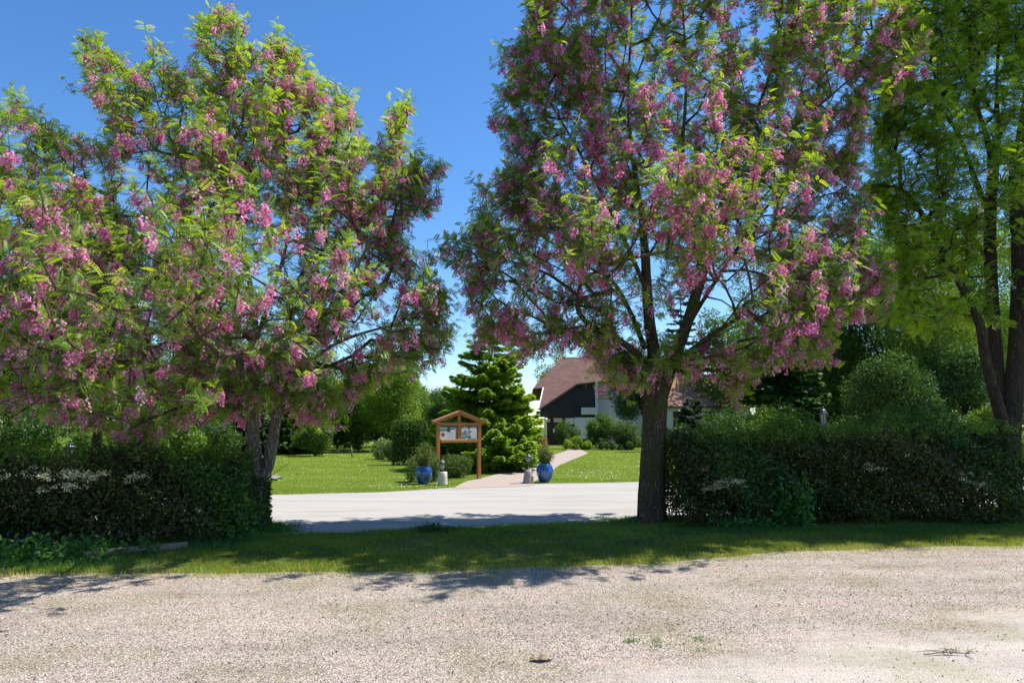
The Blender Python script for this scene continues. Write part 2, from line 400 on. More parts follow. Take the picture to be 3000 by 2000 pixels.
# ground materials
def gravel_mat():
    m, nt = mat('pale_gravel'); g = N(nt, 'ShaderNodeNewGeometry'); P = g.outputs['Position']
    vo = N(nt, 'ShaderNodeTexVoronoi'); vo.inputs['Scale'].default_value = 75; nt.links.new(P, vo.inputs['Vector'])
    vo2 = N(nt, 'ShaderNodeTexVoronoi'); vo2.inputs['Scale'].default_value = 150; nt.links.new(P, vo2.inputs['Vector'])
    sep = N(nt, 'ShaderNodeSeparateColor'); nt.links.new(vo.outputs['Color'], sep.inputs[0])
    sep2 = N(nt, 'ShaderNodeSeparateColor'); nt.links.new(vo2.outputs['Color'], sep2.inputs[0])
    pal = [(0, (.20, .15, .11)), (.25, (.37, .295, .235)), (.55, (.51, .43, .36)), (.8, (.64, .565, .49)), (1, (.82, .77, .70))]
    c1 = ramp(nt, sep.outputs[0], pal); c2 = ramp(nt, sep2.outputs[1], pal)
    c = mix(nt, .4, c1, c2)
    edge = ramp(nt, vo.outputs['Distance'], [(.3, (1, 1, 1)), (.75, (.5, .47, .44))])
    c = mix(nt, 1.0, c, edge, 'MULTIPLY')
    # worn fine dust on the driving line, moss-tinted patches
    cmp_ = mix(nt, noise(nt, 16, 8, .75, P), (.40, .35, .285), (.64, .585, .51))
    spk = ramp(nt, sep2.outputs[0], [(.0, (.35, .31, .27)), (.06, (.8, .8, .8)), (.9, (1, 1, 1)), (1, (1.25, 1.25, 1.25))])
    cmp_ = mix(nt, .8, cmp_, spk, 'MULTIPLY')
    sx = N(nt, 'ShaderNodeSeparateXYZ'); nt.links.new(P, sx.inputs[0])
    # mask: track line  y < 5.3 + .16x + wobble
    ma = N(nt, 'ShaderNodeMath', operation='MULTIPLY_ADD'); nt.links.new(sx.outputs[0], ma.inputs[0]); ma.inputs[1].default_value = .38; ma.inputs[2].default_value = 4.9
    mb = N(nt, 'ShaderNodeMath', operation='SUBTRACT'); nt.links.new(ma.outputs[0], mb.inputs[0]); nt.links.new(sx.outputs[1], mb.inputs[1])
    wob = N(nt, 'ShaderNodeMath', operation='MULTIPLY_ADD'); nt.links.new(noise(nt, .9, 6, .65, P), wob.inputs[0]); wob.inputs[1].default_value = 4.2; wob.inputs[2].default_value = -2.1
    mc = N(nt, 'ShaderNodeMath', operation='ADD'); nt.links.new(mb.outputs[0], mc.inputs[0]); nt.links.new(wob.outputs[0], mc.inputs[1])
    mk = ramp(nt, mc.outputs[0], [(0, (0, 0, 0)), (.9, (.94, .94, .94))])
    c = mix(nt, mk, c, cmp_)
    tint = ramp(nt, noise(nt, 1.1, 5, .6, P), [(.35, (.80, .80, .66)), (.52, (1, 1, 1)), (.68, (1.08, 1.0, .98))])
    c = mix(nt, .9, c, tint, 'MULTIPLY')
    mp = N(nt, 'ShaderNodeMapping'); mp.inputs['Rotation'].default_value = (0, 0, -.22); mp.inputs['Scale'].default_value = (.22, 1.5, 1); nt.links.new(P, mp.inputs[0])
    rut = ramp(nt, noise(nt, 1.6, 4, .6, mp.outputs[0]), [(.3, (.72, .73, .75)), (.5, (.90, .91, .93)), (.7, (1.05, 1.06, 1.08))])
    c = mix(nt, .85, c, rut, 'MULTIPLY')
    ht = N(nt, 'ShaderNodeMath', operation='MULTIPLY_ADD'); nt.links.new(vo.outputs['Distance'], ht.inputs[0]); ht.inputs[1].default_value = -1
    nt.links.new(noise(nt, 60, 3, .6, P), ht.inputs[2])
    p = principled(nt, c, .9, ht.outputs[0], .8, .012, .2)
    return m
M_GRAVEL = gravel_mat()
def road_mat():
    m, nt = mat('pale_road_gravel'); P = N(nt, 'ShaderNodeNewGeometry').outputs['Position']
    c = mix(nt, noise(nt, 40, 6, .8, P), (.24, .225, .21), (.49, .465, .44))
    mp = N(nt, 'ShaderNodeMapping'); mp.inputs['Scale'].default_value = (.16, 1.3, 1); nt.links.new(P, mp.inputs[0])
    c = mix(nt, .9, c, ramp(nt, noise(nt, 1.5, 6, .7, mp.outputs[0]), [(.3, (.74, .72, .70)), (.5, (1, 1, 1)), (.7, (1.1, 1.08, 1.06))]), 'MULTIPLY')
    principled(nt, c, .95, noise(nt, 60, 4, .7, P), .5, .01, .15); return m
M_ROAD = road_mat()
def path_mat():
    m, nt = mat('pinkish_path'); P = N(nt, 'ShaderNodeNewGeometry').outputs['Position']
    c = mix(nt, noise(nt, 30, 6, .8, P), (.26, .21, .175), (.43, .365, .32))
    principled(nt, c, .95, noise(nt, 50, 4, .7, P), .4, .01, .15); return m
M_PATH = path_mat()
def soil_mat(name, a, b, c3=None):
    m, nt = mat(name); P = N(nt, 'ShaderNodeNewGeometry').outputs['Position']
    c = mix(nt, ramp(nt, noise(nt, 25, 6, .75, P), [(.3, (0, 0, 0)), (.7, (1, 1, 1))]), a, b)
    if c3: c = mix(nt, ramp(nt, noise(nt, .5, 5, .65, P), [(.45, (0, 0, 0)), (.7, (1, 1, 1))]), c, c3)
    principled(nt, c, .95, noise(nt, 60, 4, .7, P), .8, .03, .1); return m
M_SOIL = soil_mat('grass_soil', (.05, .075, .014), (.10, .135, .025), (.17, .16, .07))
M_LAWNG = soil_mat('lawn_turf', (.09, .14, .010), (.15, .21, .018), (.18, .22, .03))
M_FIELD = soil_mat('field_turf', (.04, .08, .012), (.07, .13, .02))

# ------------------------------------------------------------------ setting: ground sheets
def edge(pxs, wob, seed, xs):
    """world edge Y(x) through photo pixels on the ground"""
    P = np.array([gnd(a, b) for a, b in pxs]); X, Y = P[:, 0], P[:, 1]
    y = np.interp(xs, X, Y)
    lo = xs < X[0]; hi = xs > X[-1]
    sl_ = (Y[1]-Y[0])/(X[1]-X[0]); sh = (Y[-1]-Y[-2])/(X[-1]-X[-2])
    y[lo] = Y[0]+np.clip(sl_, -.25, .25)*(xs[lo]-X[0]); y[hi] = Y[-1]+np.clip(sh, -.25, .3)*(xs[hi]-X[-1])
    r_ = np.random.default_rng(seed)
    for f, a in ((.9, 1), (2.3, .6), (5.1, .35), (11, .22), (23, .15)):
        y = y+wob*a*np.sin(xs*f+r_.uniform(0, 6))*r_.uniform(.6, 1.2)
    return y
XS = np.concatenate([np.arange(-60, -14, 1.), np.arange(-14, 16, .06), np.arange(16, 80, 1.)])
NEAR = edge([(0, 1678), (497, 1676), (780, 1680), (1200, 1678), (1560, 1662), (1700, 1656), (2033, 1638), (2156, 1628), (2331, 1614), (2500, 1611), (3000, 1597)], .05, 1, XS)
FAR = edge([(500, 1578), (780, 1566), (1200, 1553), (1500, 1541), (1870, 1522), (3000, 1487)], .03, 2, XS)
RFAR = edge([(600, 1455), (780, 1451), (1100, 1443), (1342, 1428), (1508, 1419), (1700, 1416), (1870, 1412), (3000, 1374)], .05, 3, XS)
def band(name, ylo, yhi, zlo, zmid, zhi, material, rows=6):
    ts = np.linspace(0, 1, rows); V = []; z = []
    for t in ts:
        y = ylo*(1-t)+yhi*t
        zz = zmid if 0 < t < 1 else (zlo if t == 0 else zhi)
        V.append(np.c_[XS, y, np.full(len(XS), zz)])
    n = len(XS); V = np.vstack(V); i = np.arange(n-1); F = []
    for r in range(rows-1): F.append(np.stack([r*n+i, r*n+i+1, (r+1)*n+i+1, (r+1)*n+i], 1))
    F = np.vstack(F); o = mesh_np(name, V, F.ravel(), np.arange(len(F))*4, material, None, True)
    return tag(o, kind='structure')
yard = band('gravel_yard', np.full(len(XS), -25.), NEAR+.15, 0, 0, 0, M_GRAVEL)
strip = band('grass_strip', NEAR, FAR, -.004, .022, -.004, M_SOIL, 22)
road = band('gravel_road', FAR-.15, RFAR+.15, 0, 0, 0, M_ROAD)
lawn = band('lawn', RFAR, np.full(len(XS), 95.), -.004, .02, .02, M_LAWNG, 40)
mb = MB(); mb.add([(-900, -300, -.03), (900, -300, -.03), (900, 1500, -.03), (-900, 1500, -.03)], [(0, 1, 2, 3)])
tag(mb.build('ground', M_FIELD), kind='structure')
pp = [gnd(*q, .026) for q in [(1325, 1428), (1370, 1408), (1440, 1392), (1560, 1353), (1630, 1329), (1660, 1318), (1660, 1304), (1690, 1304), (1706, 1318), (1722, 1326), (1700, 1337), (1640, 1362), (1612, 1385), (1560, 1412), (1555, 1420)]]
mb = MB(); 
PS = smooth_path([*pp, pp[0]], .5)[:-1]; PS[:, 2] = .006+.02*np.clip((PS[:, 1]-np.interp(PS[:, 0], XS, RFAR))/1.9, 0, 1); mb.add(PS, [list(range(len(PS)))[::-1]])
tag(mb.build('garden_path', M_PATH), kind='structure')

def tri_blades(P, h, wd, lean, r_, T3=True):
    n = len(P); a = r_.uniform(0, 2*pi, n); dirx = np.stack([np.cos(a), np.sin(a), np.zeros(n)], 1)
    b = r_.uniform(0, 2*pi, n); l = np.stack([np.cos(b), np.sin(b), np.zeros(n)], 1)*(lean*r_.uniform(.3, 1.2, n)*h)[:, None]
    V = np.stack([P-dirx*wd[:, None]/2, P+dirx*wd[:, None]/2, P+l+np.array([0, 0, 1])*h[:, None]], 1)
    return V.reshape(-1, 3), np.arange(3*n), np.arange(n)*3
def fb(xs_, arr): return np.interp(xs_, XS, arr)
r_ = np.random.default_rng(11)
# grass on the strip
n = 330000
x = r_.uniform(-10.5, 14.5, n); lo = fb(x, NEAR); hi = fb(x, FAR); t = np.where(r_.random(n) < .035, -np.abs(r_.normal(0, .07, n)), r_.uniform(-.012, 1.01, n))
y = lo+(hi-lo)*t
cl = np.sin(x*2.1+1)*np.sin(y*3.3)+np.sin(x*5.3+2*np.sin(y*4))*.6+r_.normal(size=n)*.5
keep = (cl > -1.1) & (np.sin(x*1.7+.6)*np.sin(y*2.9+x*.8)+r_.normal(size=n)*.25 > -.86)
x, y, cl, t = x[keep], y[keep], cl[keep], t[keep]; n = len(x)
h = r_.uniform(.018, .055, n)*(1+.25*np.clip(cl, -1, 2))
V, L, S = tri_blades(np.c_[x, y, np.full(n, .015)], h, r_.uniform(.004, .009, n), .8, r_)
var = np.clip(.45+.16*r_.normal(size=n)+.10*np.sin(x*.9+y*1.7)+.08*cl+.25*((t < .12)*(1-t/.12)), 0, 1); var[r_.random(n) < .05] = 1
tag(mesh_np('grass', V, L, S, M_GRASS, None, False, var), 'short rough grass covering the strip under the trees', kind='stuff')
# taller tufts round trunks, hedge feet, log
def tuft(cx, cy, sx, sy, n, hh, r_):
    x = r_.normal(cx, sx, n); y = r_.normal(cy, sy, n)
    return np.c_[x, y, np.full(n, .01)], r_.uniform(.4, 1, n)*hh
PT = []; HH = []
for (px, py, Y0, sx, sy, n_, hh) in [(755, 1548, 0, .28, .15, 2600, .22), (1910, 1528, 0, .4, .18, 2600, .16), (640, 1590, 0, .35, .2, 2600, .26), (560, 1610, 0, .3, .15, 1200, .2),
                                   (60, 1660, 0, .6, .18, 4000, .2), (300, 1640, 0, .5, .15, 1800, .12), (2150, 1560, 0, .8, .12, 3500, .14), (2500, 1560, 0, .9, .12, 3500, .12), (2850, 1550, 0, .7, .12, 3000, .13),
                                   (1285, 1556, 0, .22, .1, 1800, .13), (2940, 1530, 0, .4, .15, 1800, .16), (790, 1560, 0, .2, .1, 900, .2)]:
    g = gnd(px, py); a, b = tuft(g[0], g[1], sx, sy, n_, hh, r_); PT.append(a); HH.append(b*.62)
PT = np.vstack(PT); HH = np.concatenate(HH)
V, L, S = tri_blades(PT, HH, r_.uniform(.006, .012, len(HH)), .55, r_)
tag(mesh_np('tall_grass', V, L, S, M_WEED, None, False, np.clip(r_.normal(.4, .2, len(HH)), 0, 1)), 'longer uncut grass tufts at the feet of the trunks and hedges', kind='stuff')
# mown lawn
n = 330000
u = r_.uniform(0, 1, n); Yd = 1/(1/15.5+(1/75-1/15.5)*u**1.15)
x = r_.uniform(-.62, .8, n)*Yd*1.05; y = Yd
k = y > fb(x, RFAR)-.03
from_poly = PS[:, :2]
def inpoly(x, y, P):
    c = np.zeros(len(x), bool); j = len(P)-1
    for i in range(len(P)):
        xi, yi = P[i]; xj, yj = P[j]
        c ^= ((yi > y) != (yj > y)) & (x < (xj-xi)*(y-yi)/(yj-yi+1e-12)+xi); j = i
    return c
k &= ~inpoly(x, y, from_poly)
x, y = x[k], y[k]; n = len(x); h = .035*(y/20)**.8*r_.uniform(.5, 1.2, n)
V, L, S = tri_blades(np.c_[x, y, np.full(n, .012)], h, .011*(y/18)*r_.uniform(.6, 1.3, n), .9, r_)
stripe = .09*np.sin((x*.35+y)*1.9)
var = np.clip(.5+.17*r_.normal(size=n)+stripe+.10*np.sin(x*.5)*np.sin(y*.6+1), 0, .93); var[r_.random(n) < .03] = 1
tag(mesh_np('lawn_grass', V, L, S, M_LAWN, None, False, var), 'bright mown grass blades of the lawn behind the road', kind='stuff')
# daisies on lawn in drifts
P = []
for (px, py, sx, sy, n_) in [(1690, 1385, 60, 6, 260), (1800, 1360, 70, 12, 220), (1250, 1395, 90, 8, 200), (1130, 1422, 60, 4, 120), (1450, 1370, 60, 10, 160), (1000, 1330, 120, 8, 200), (1700, 1312, 120, 4, 240), (1500, 1362, 40, 8, 80), (1000, 1390, 150, 20, 150), (1800, 1395, 60, 6, 120), (830, 1345, 60, 6, 60)]:
    P.append(gnd(r_.normal(px, sx, n_), r_.normal(py, sy, n_), .035))
P = np.vstack(P)[::2]; P = P[P[:, 1] > fb(P[:, 0], RFAR)+.1]; P = P[~inpoly(P[:, 0], P[:, 1], from_poly)]
D6 = np.array([(cos(a)*.5, sin(a)*.5, 0) for a in np.arange(6)*pi/3]); D6F = np.array([[0, 1, 2, 3, 4, 5]])
Mx = frame(unit(r_.normal(size=(len(P), 3))*[1, 1, .3]), unit(np.c_[r_.normal(size=(len(P), 2))*.5, np.ones(len(P))]))
tag(inst_obj('daisies', D6, D6F, Mx, P, .034*(P[:, 1]/22)**.5*r_.uniform(.7, 1.2, len(P)), M_WHITEF, None, r_.random(len(P))), 'tiny white daisies drifting across the lawn', kind='stuff')
# loose stones on yard
PEB = []
for i in range(3):
    for j in range(6):
        a = j*pi/3; rr = (.0, .0)[0]
oct_ = np.array([(1, 0, 0), (0, 1, 0), (-1, 0, 0), (0, -1, 0), (0, 0, .6), (0, 0, -.6)], float)*.5
oct_F = np.array([(0, 1, 4), (1, 2, 4), (2, 3, 4), (3, 0, 4), (1, 0, 5), (2, 1, 5), (3, 2, 5), (0, 3, 5)])
n = 90000
u = r_.uniform(0, 1, n); y = 1/(1/3.6+(1/10.5-1/3.6)*u); x = r_.uniform(-.85, .85, n)*y
k = (y < fb(x, NEAR)+r_.normal(.02, .13, n)) & (r_.random(n) < np.where(y < 4.9+.38*x, .12, .95))
x, y = x[k], y[k]; n = len(x); s = r_.lognormal(math.log(.0082), .4, n)
M_STONE = leaf_mat('gravel_stone', [(0, (.13, .10, .085)), (.3, (.31, .26, .22)), (.7, (.46, .40, .36)), (1, (.74, .71, .68))], tf=0, gloss=.02)
Rm = rand_rot(n, r_)
tag(inst_obj('loose_gravel', oct_, oct_F, Rm, np.c_[x, y, s*.18], np.c_[s, s*r_.uniform(.6, 1, n), s*r_.uniform(.4, .8, n)], M_STONE, None, r_.random(n)), 'loose angular gravel chips strewn over the yard', kind='stuff')
n = 1500
x = np.concatenate([r_.normal(-4.5, 2.2, n//2), r_.normal(1.2, 2.4, n//2)]); y = r_.normal(8.6, 1.3, n); 
Mx = frame(unit(r_.normal(size=(n, 3))*[1, 1, .1]), unit(np.c_[r_.normal(size=(n, 2))*.4, np.ones(n)]))
tag(inst_obj('fallen_petals', LEAF, LEAF_F, Mx, np.c_[x, y, np.where(y > fb(x, NEAR), .045, .013)], r_.uniform(.012, .022, n), M_PINK, None, r_.random(n)), 'faded pink petals fallen on the grass and gravel under the trees', kind='stuff')
# dark specks, dropped petals, dry bits
n = 900
x = r_.uniform(-6, 7, n); y = r_.uniform(3.8, 8.5, n)
Mx = frame(unit(r_.normal(size=(n, 3))*[1, 1, .1]), unit(np.c_[r_.normal(size=(n, 2))*.4, np.ones(n)]))
M_LIT = leaf_mat('dry_litter', [(0, (.04, .03, .02)), (.6, (.16, .11, .07)), (1, (.4, .28, .16))], tf=.1)
tag(inst_obj('leaf_litter', LEAF, LEAF_F, Mx, np.c_[x, y, np.full(n, .012)], r_.uniform(.012, .03, n), M_LIT, None, r_.random(n)**1.5), 'scattered dry flecks of leaf lying on the gravel', kind='stuff')

# ------------------------------------------------------------------ flowering robinias
S2 = 3000/2352
def poly_sdf(P, Q):
    """distance of points P (n,2) to polygon edges Q (m,2)"""
    d = np.full(len(P), 1e9)
    for i in range(len(Q)):
        a = Q[i]; b = Q[(i+1) % len(Q)]; ab = b-a
        t = np.clip(((P-a)@ab)/(ab@ab), 0, 1); d = np.minimum(d, np.linalg.norm(P-(a+t[:, None]*ab), axis=1))
    return d

def grow(limbs, targets, r_, wpath=.25, step=.3, sag=.0):
    """skeleton: limbs = list of (k,4) arrays (xyz,r) each smooth; targets attached nearest-first"""
    nodes = []; par = []; fixed = []; plen = []
    for (L, attach) in limbs:
        if attach is None: p = -1
        else:
            d = np.linalg.norm(np.array(nodes)-L[0, :3], axis=1); p = int(d.argmin())
        for k in range(len(L)):
            nodes.append(L[k, :3]); par.append(p); fixed.append(L[k, 3])
            plen.append(0 if p < 0 else plen[p]+np.linalg.norm(L[k, :3]-nodes[p])); p = len(nodes)-1
    nfix = len(nodes)
    root = nodes[0]
    nd = np.zeros((60000, 3)); nd[:nfix] = nodes; pl = np.zeros(60000); pl[:nfix] = plen
    par = par+[0]*0; cnt = nfix; zmin = 1.1
    fork = np.array(nodes)[np.array(fixed) > 0]
    D = np.min([np.linalg.norm(targets-f, axis=1) for f in nodes[::4]], axis=0)
    ends = [0]*len(targets)
    for ti in np.argsort(D):
        T = targets[ti]
        dd = np.linalg.norm(nd[:cnt]-T, axis=1)
        cost = dd+wpath*pl[:cnt]+1.5*np.maximum(0, zmin-nd[:cnt, 2])+.35*np.maximum(0, nd[:cnt, 2]-T[2])
        j = int(cost.argmin()); d = dd[j]
        m_ = max(1, int(d/step)); a = nd[j]; pj = j
        gp = par[j] if par[j] >= 0 else j
        tan = a-nd[gp]; tan = tan/(np.linalg.norm(tan)+1e-6)
        off = r_.normal(size=3)*.07*d
        for k in range(1, m_+1):
            t = k/m_
            p = a*(1-t)+T*t+(tan*d*.28+off)*(t*(1-t))*1.3+np.array([0, 0, -.10*d])*(t*(1-t))
            nd[cnt] = p; par.append(pj); pl[cnt] = pl[pj]+d/m_; pj = cnt; cnt += 1
        ends[ti] = pj
    tips = np.zeros(cnt)
    for e in ends: tips[e] += 1
    for i in range(cnt-1, -1, -1):
        if par[i] >= 0: tips[par[i]] += tips[i]
    rad = .0042*np.maximum(tips, 1)**.47
    rad[:nfix] = fixed
    return nd[:cnt], np.array(par), rad, nfix, ends

def seg_mesh(nd, par, rad, start, nside=5):
    idx = np.array([i for i in range(start, len(nd)) if par[i] >= 0])
    A = nd[par[idx]]; B = nd[idx]; ra = np.minimum(rad[par[idx]], rad[idx]*1.6); rb = rad[idx]
    d = unit(B-A); ref = np.where(np.abs(d[:, 2:3]) < .9, [[0, 0, 1.]], [[1., 0, 0]])
    x = unit(np.cross(d, ref)); y = np.cross(d, x); a = np.arange(nside)*2*pi/nside
    circ = np.cos(a)[None, :, None]*x[:, None]+np.sin(a)[None, :, None]*y[:, None]
    V = np.concatenate([A[:, None]+circ*ra[:, None, None], B[:, None]+circ*rb[:, None, None]], 1)
    n = len(idx); i = np.arange(nside); q = np.stack([i, (i+1) % nside, nside+(i+1) % nside, nside+i], 1)
    L = (q[None]+(np.arange(n)*2*nside)[:, None, None]).reshape(-1)
    return V.reshape(-1, 3), L, np.arange(n*nside)*4

def limb(pts, step=.12):
    """pts: (px,py,Y,r)"""
    return smooth_path([[*at(a, b, Y), r] for a, b, Y, r in pts], step)

def flowering_tree(name, label, base, trunkparts, limbdefs, poly, holes, Yc, thick, nshoot, seed, center, bark, leafmat, flow, leafscale=1.0, extra=None, flowmat=None, group=None, fsc=1.0, wpath=.25, per=13, front=1.15, back=.68, soft=()):
    r_ = np.random.default_rng(seed)
    root = thing(name, label, 'tree', base, 0, group)
    limbs = [(limb(p), a) for p, a in limbdefs]
    # shoot positions: pixel polygon with real depth
    Q = np.array(poly, float); bb0 = Q.min(0); bb1 = Q.max(0)
    cpx = 2000/Yc
    def inside(c, m=0.):
        k = inpoly(c[:, 0], c[:, 1], Q)
        for hq in holes: k &= ~inpoly(c[:, 0], c[:, 1], np.array(hq, float))
        if m > 0: k &= poly_sdf(c, Q) > m*cpx
        return k
    def softcut(c):
        k = np.zeros(len(c), bool)
        for sp, pr_ in soft: k |= inpoly(c[:, 0], c[:, 1], np.array(sp, float)) & (r_.random(len(c)) < pr_)
        return k
    # plumes: ascending sprays of shoots
    ncl = nshoot//per; pc = []
    while sum(map(len, pc)) < ncl:
        c = r_.uniform(bb0, bb1, (ncl*2, 2)); pc.append(c[inside(c, .28) & ~softcut(c)])
    pc = np.vstack(pc)[:ncl]; sdf = poly_sdf(pc, Q)/cpx
    th = np.clip(sdf/(thick*.85), 0, 1)**.85
    w_ = r_.uniform(-1, 1, ncl); w_ = np.sign(w_)*np.abs(w_)**.75
    fr_ = front*np.interp(pc[:, 1], [0, 300, 900], [.42, .58, 1.8])
    Yd = Yc+w_*(th*np.where(w_ < 0, thick*fr_, thick*back)+.15)
    PC = at(pc[:, 0], pc[:, 1], Yd)
    ax = unit(unit(PC-at(*center))*.75+np.array([0, 0, .65])+r_.normal(size=PC.shape)*.3)
    T = []; pid = []
    for i_ in range(ncl):
        m_ = per+int(r_.integers(-3, 4)); t_ = r_.uniform(-1, 1, m_)
        pid += [i_]*m_
        Lp = min(.75, .10+sdf[i_]*.6)*r_.uniform(.7, 1.2)
        T.append(PC[i_]+ax[i_]*(t_*Lp)[:, None]+r_.normal(size=(m_, 3))*.18*(1.15-.5*t_)[:, None]*min(1, .3+sdf[i_]*.9))
    ne = int(nshoot*.22); ec = []
    while sum(map(len, ec)) < ne:
        c = r_.uniform(bb0, bb1, (ne*4, 2)); c = c[inside(c, .08)]; d_ = poly_sdf(c, Q)/cpx; ec.append(c[d_ < .4])
    ec = np.vstack(ec)[:ne]; T.append(at(ec[:, 0], ec[:, 1], Yc+r_.normal(size=ne)*.7))
    T = np.vstack(T); pid = np.array(pid+[-1]*(len(T)-len(pid)))
    pfl = np.append(np.clip(r_.lognormal(-.15, .6, ncl), .1, 2.8), .8)[pid]
    nd, par, rad, nfix, ends = grow(limbs, T, r_, wpath)
    # trunk / limbs: fine swept surfaces
    mb = MB()
    for i, (L, a) in enumerate(limbs):
        if i in trunkparts:
            V, F = sweep(L[:, :3], L[:, 3], 22, .05, r_); mb.add(V, F)
    mb.build('trunk', bark, root, True)
    mb = MB()
    for i, (L, a) in enumerate(limbs):
        if i not in trunkparts:
            V, F = sweep(L[:, :3], L[:, 3], 12, .04, r_); mb.add(V, F)
    if mb.n: mb.build('limb', bark, root, True)
    V, L, S = seg_mesh(nd, par, rad, nfix)
    mesh_np('branch', V, L, S, M_TWIG if bark is not M_BARKD else bark, root, True)
    # shoots
    Cn = at(*center)
    out = unit(T-Cn); E = np.array(ends)
    tan = unit(nd[E]-nd[par[E]])
    sdir = unit(tan*.5+out*.6+np.array([0, 0, .55])+r_.normal(size=T.shape)*.35)
    slen = r_.uniform(.3, .6, len(T))
    # twigs of each shoot (curved by gravity)
    tw = []
    nl = 13
    tt = (np.arange(nl)+.5)/nl
    base_s = T-sdir*slen[:, None]*.45
    def on_shoot(t, si): return base_s[si]+sdir[si]*(slen[si]*t)[:, None]+np.array([0, 0, -1.])*(.10*slen[si]*t*t)[:, None]
    si = np.repeat(np.arange(len(T)), 3); t3 = np.tile(np.array([0, .5, 1.]), len(T))
    Ps = on_shoot(t3, si).reshape(-1, 3, 3)
    nd2 = np.vstack([Ps[:, 0], Ps[:, 1], Ps[:, 2]]); m_ = len(T)
    par2 = np.concatenate([np.full(m_, -1), np.arange(m_), np.arange(m_)+m_]); rad2 = np.concatenate([np.full(m_, .005), np.full(m_, .0038), np.full(m_, .002)])
    V, L, S = seg_mesh(nd2, par2, rad2, 0, 4); mesh_np('twig', V, L, S, M_TWIG, root)
    # compound leaves
    si = np.repeat(np.arange(len(T)), nl); t = np.tile(tt, len(T))+r_.normal(size=len(si))*.03
    k = r_.random(len(si)) < .93; si, t = si[k], t[k]
    P = on_shoot(t, si); n = len(P)
    side = unit(np.cross(sdir[si], r_.normal(size=(n, 3))))
    ld = unit(side*.95+sdir[si]*.45+np.array([0, 0, -.12])+r_.normal(size=(n, 3))*.22)
    nm = unit(np.array([0, 0, .75])+r_.normal(size=(n, 3))*.55+out[si]*.3)
    ls = r_.uniform(.095, .16, n)*leafscale
    young = np.clip((t-.55)*1.0, 0, .4)
    shv = r_.normal(.42, .13, len(T))
    var = np.clip(shv[si]+young+r_.normal(size=n)*.08, 0, 1)
    V, L, q = inst(COMP, COMP_F, frame(ld, nm), P, ls)
    nf = len(L)//q; varf = np.clip(np.repeat(var, len(COMP_F))+r_.normal(size=nf)*.05, 0, 1)
    mesh_np('foliage', V, L, np.arange(nf)*q, leafmat, root, False, varf)
    # racemes
    dens = flow
    if dens:
        cnt = r_.poisson(dens*pfl*(.25+1.5*r_.random(len(T))**1.3), len(T))
        si = np.repeat(np.arange(len(T)), cnt); n = len(si)
        tr_ = r_.beta(1.6, 1.6, len(T))[si]+r_.normal(size=n)*.07
        P0 = on_shoot(np.clip(tr_, 0, 1), si)+r_.normal(size=(n, 3))*[.035, .035, .02]
        hang = unit(np.array([0, 0, -1.])+r_.normal(size=(n, 3))*[.28, .28, .1])
        rl = r_.uniform(.11, .19, n)*fsc
        nf_ = 22
        f = np.tile((np.arange(nf_)+.7)/nf_, n); ri = np.repeat(np.arange(n), nf_)
        wid = .038*fsc*(np.sin(np.clip(f*.9+.12, 0, 1)*pi)**.6)*(1.05-.55*f)
        a = r_.uniform(0, 2*pi, len(f)); rr = wid*r_.uniform(.6, 1.1, len(f))
        Pf = P0[ri]+hang[ri]*(rl[ri]*f)[:, None]+np.stack([np.cos(a)*rr, np.sin(a)*rr, r_.normal(size=len(f))*.006], 1)
        od = np.stack([np.cos(a), np.sin(a), np.full(len(a), -.5)], 1)+r_.normal(size=(len(a), 3))*.35
        nm = unit(r_.normal(size=(len(a), 3))+np.array([0, 0, .6]))
        fv = np.clip(r_.normal(.48, .17, n)[ri]+r_.normal(size=len(ri))*.16+.12*(1-f), 0, 1)
        FL = np.array([(-.15, 0, 0), (.35, -.42, .12), (.85, 0, -.05), (.35, .42, .12)])
        V, L, q = inst(FL, LEAF_F, frame(unit(od), nm), Pf, r_.uniform(.027, .042, len(ri))*fsc)
        mesh_np('blossom', V, L, np.arange(len(L)//q)*q, flowmat or M_PINK, root, False, fv)
    return root

TL = gnd(752, 1548)
YL = float(TL[1])
limbsL = [
 ([(750, 1562, YL, .21), (750, 1530, YL, .195), (751, 1480, YL, .18), (754, 1410, YL, .16), (744, 1335, YL, .125), (739, 1250, YL, .108), (742, 1186, YL, .075), (754, 1083, YL, .062), (752, 1000, YL+.05, .054), (735, 850, YL+.1, .046), (700, 650, YL+.1, .036), (672, 400, YL, .022), (662, 160, YL, .010)], None),
 ([(757, 1420, YL, .11), (782, 1368, YL-.03, .105), (799, 1290, YL-.08, .092), (815, 1199, YL-.12, .08), (840, 1137, YL-.2, .056), (880, 1050, YL-.35, .048), (950, 930, YL-.6, .038), (1040, 790, YL-.9, .026), (1120, 640, YL-.9, .014)], 1),
 ([(741, 1215, YL, .05), (722, 1172, YL-.1, .045), (698, 1060, YL-.4, .038), (620, 900, YL-.9, .03), (520, 740, YL-1.2, .02), (430, 560, YL-1.4, .012)], 1),
 ([(745, 1120, YL, .045), (650, 980, YL+.5, .036), (500, 850, YL+.9, .03), (330, 720, YL+1.0, .022), (130, 640, YL+.8, .012)], 1),
 ([(752, 990, YL, .04), (800, 850, YL+.5, .032), (850, 650, YL+.7, .024), (830, 400, YL+.5, .014)], 1),
 ([(740, 870, YL, .04), (640, 740, YL+.2, .03), (560, 560, YL+.3, .02), (460, 300, YL+.1, .010)], 1),
 ([(835, 1140, YL-.2, .035), (960, 1020, YL+.1, .03), (1120, 960, YL+.4, .02), (1250, 950, YL+.4, .01)], 1),
 ([(720, 1170, YL-.1, .03), (560, 1090, YL-.8, .022), (400, 1060, YL-1.3, .016), (200, 1050, YL-1.4, .01)], 1),
 ([(740, 1180, YL, .03), (640, 1120, YL+.8, .022), (450, 1050, YL+1.5, .014)], 1),
]
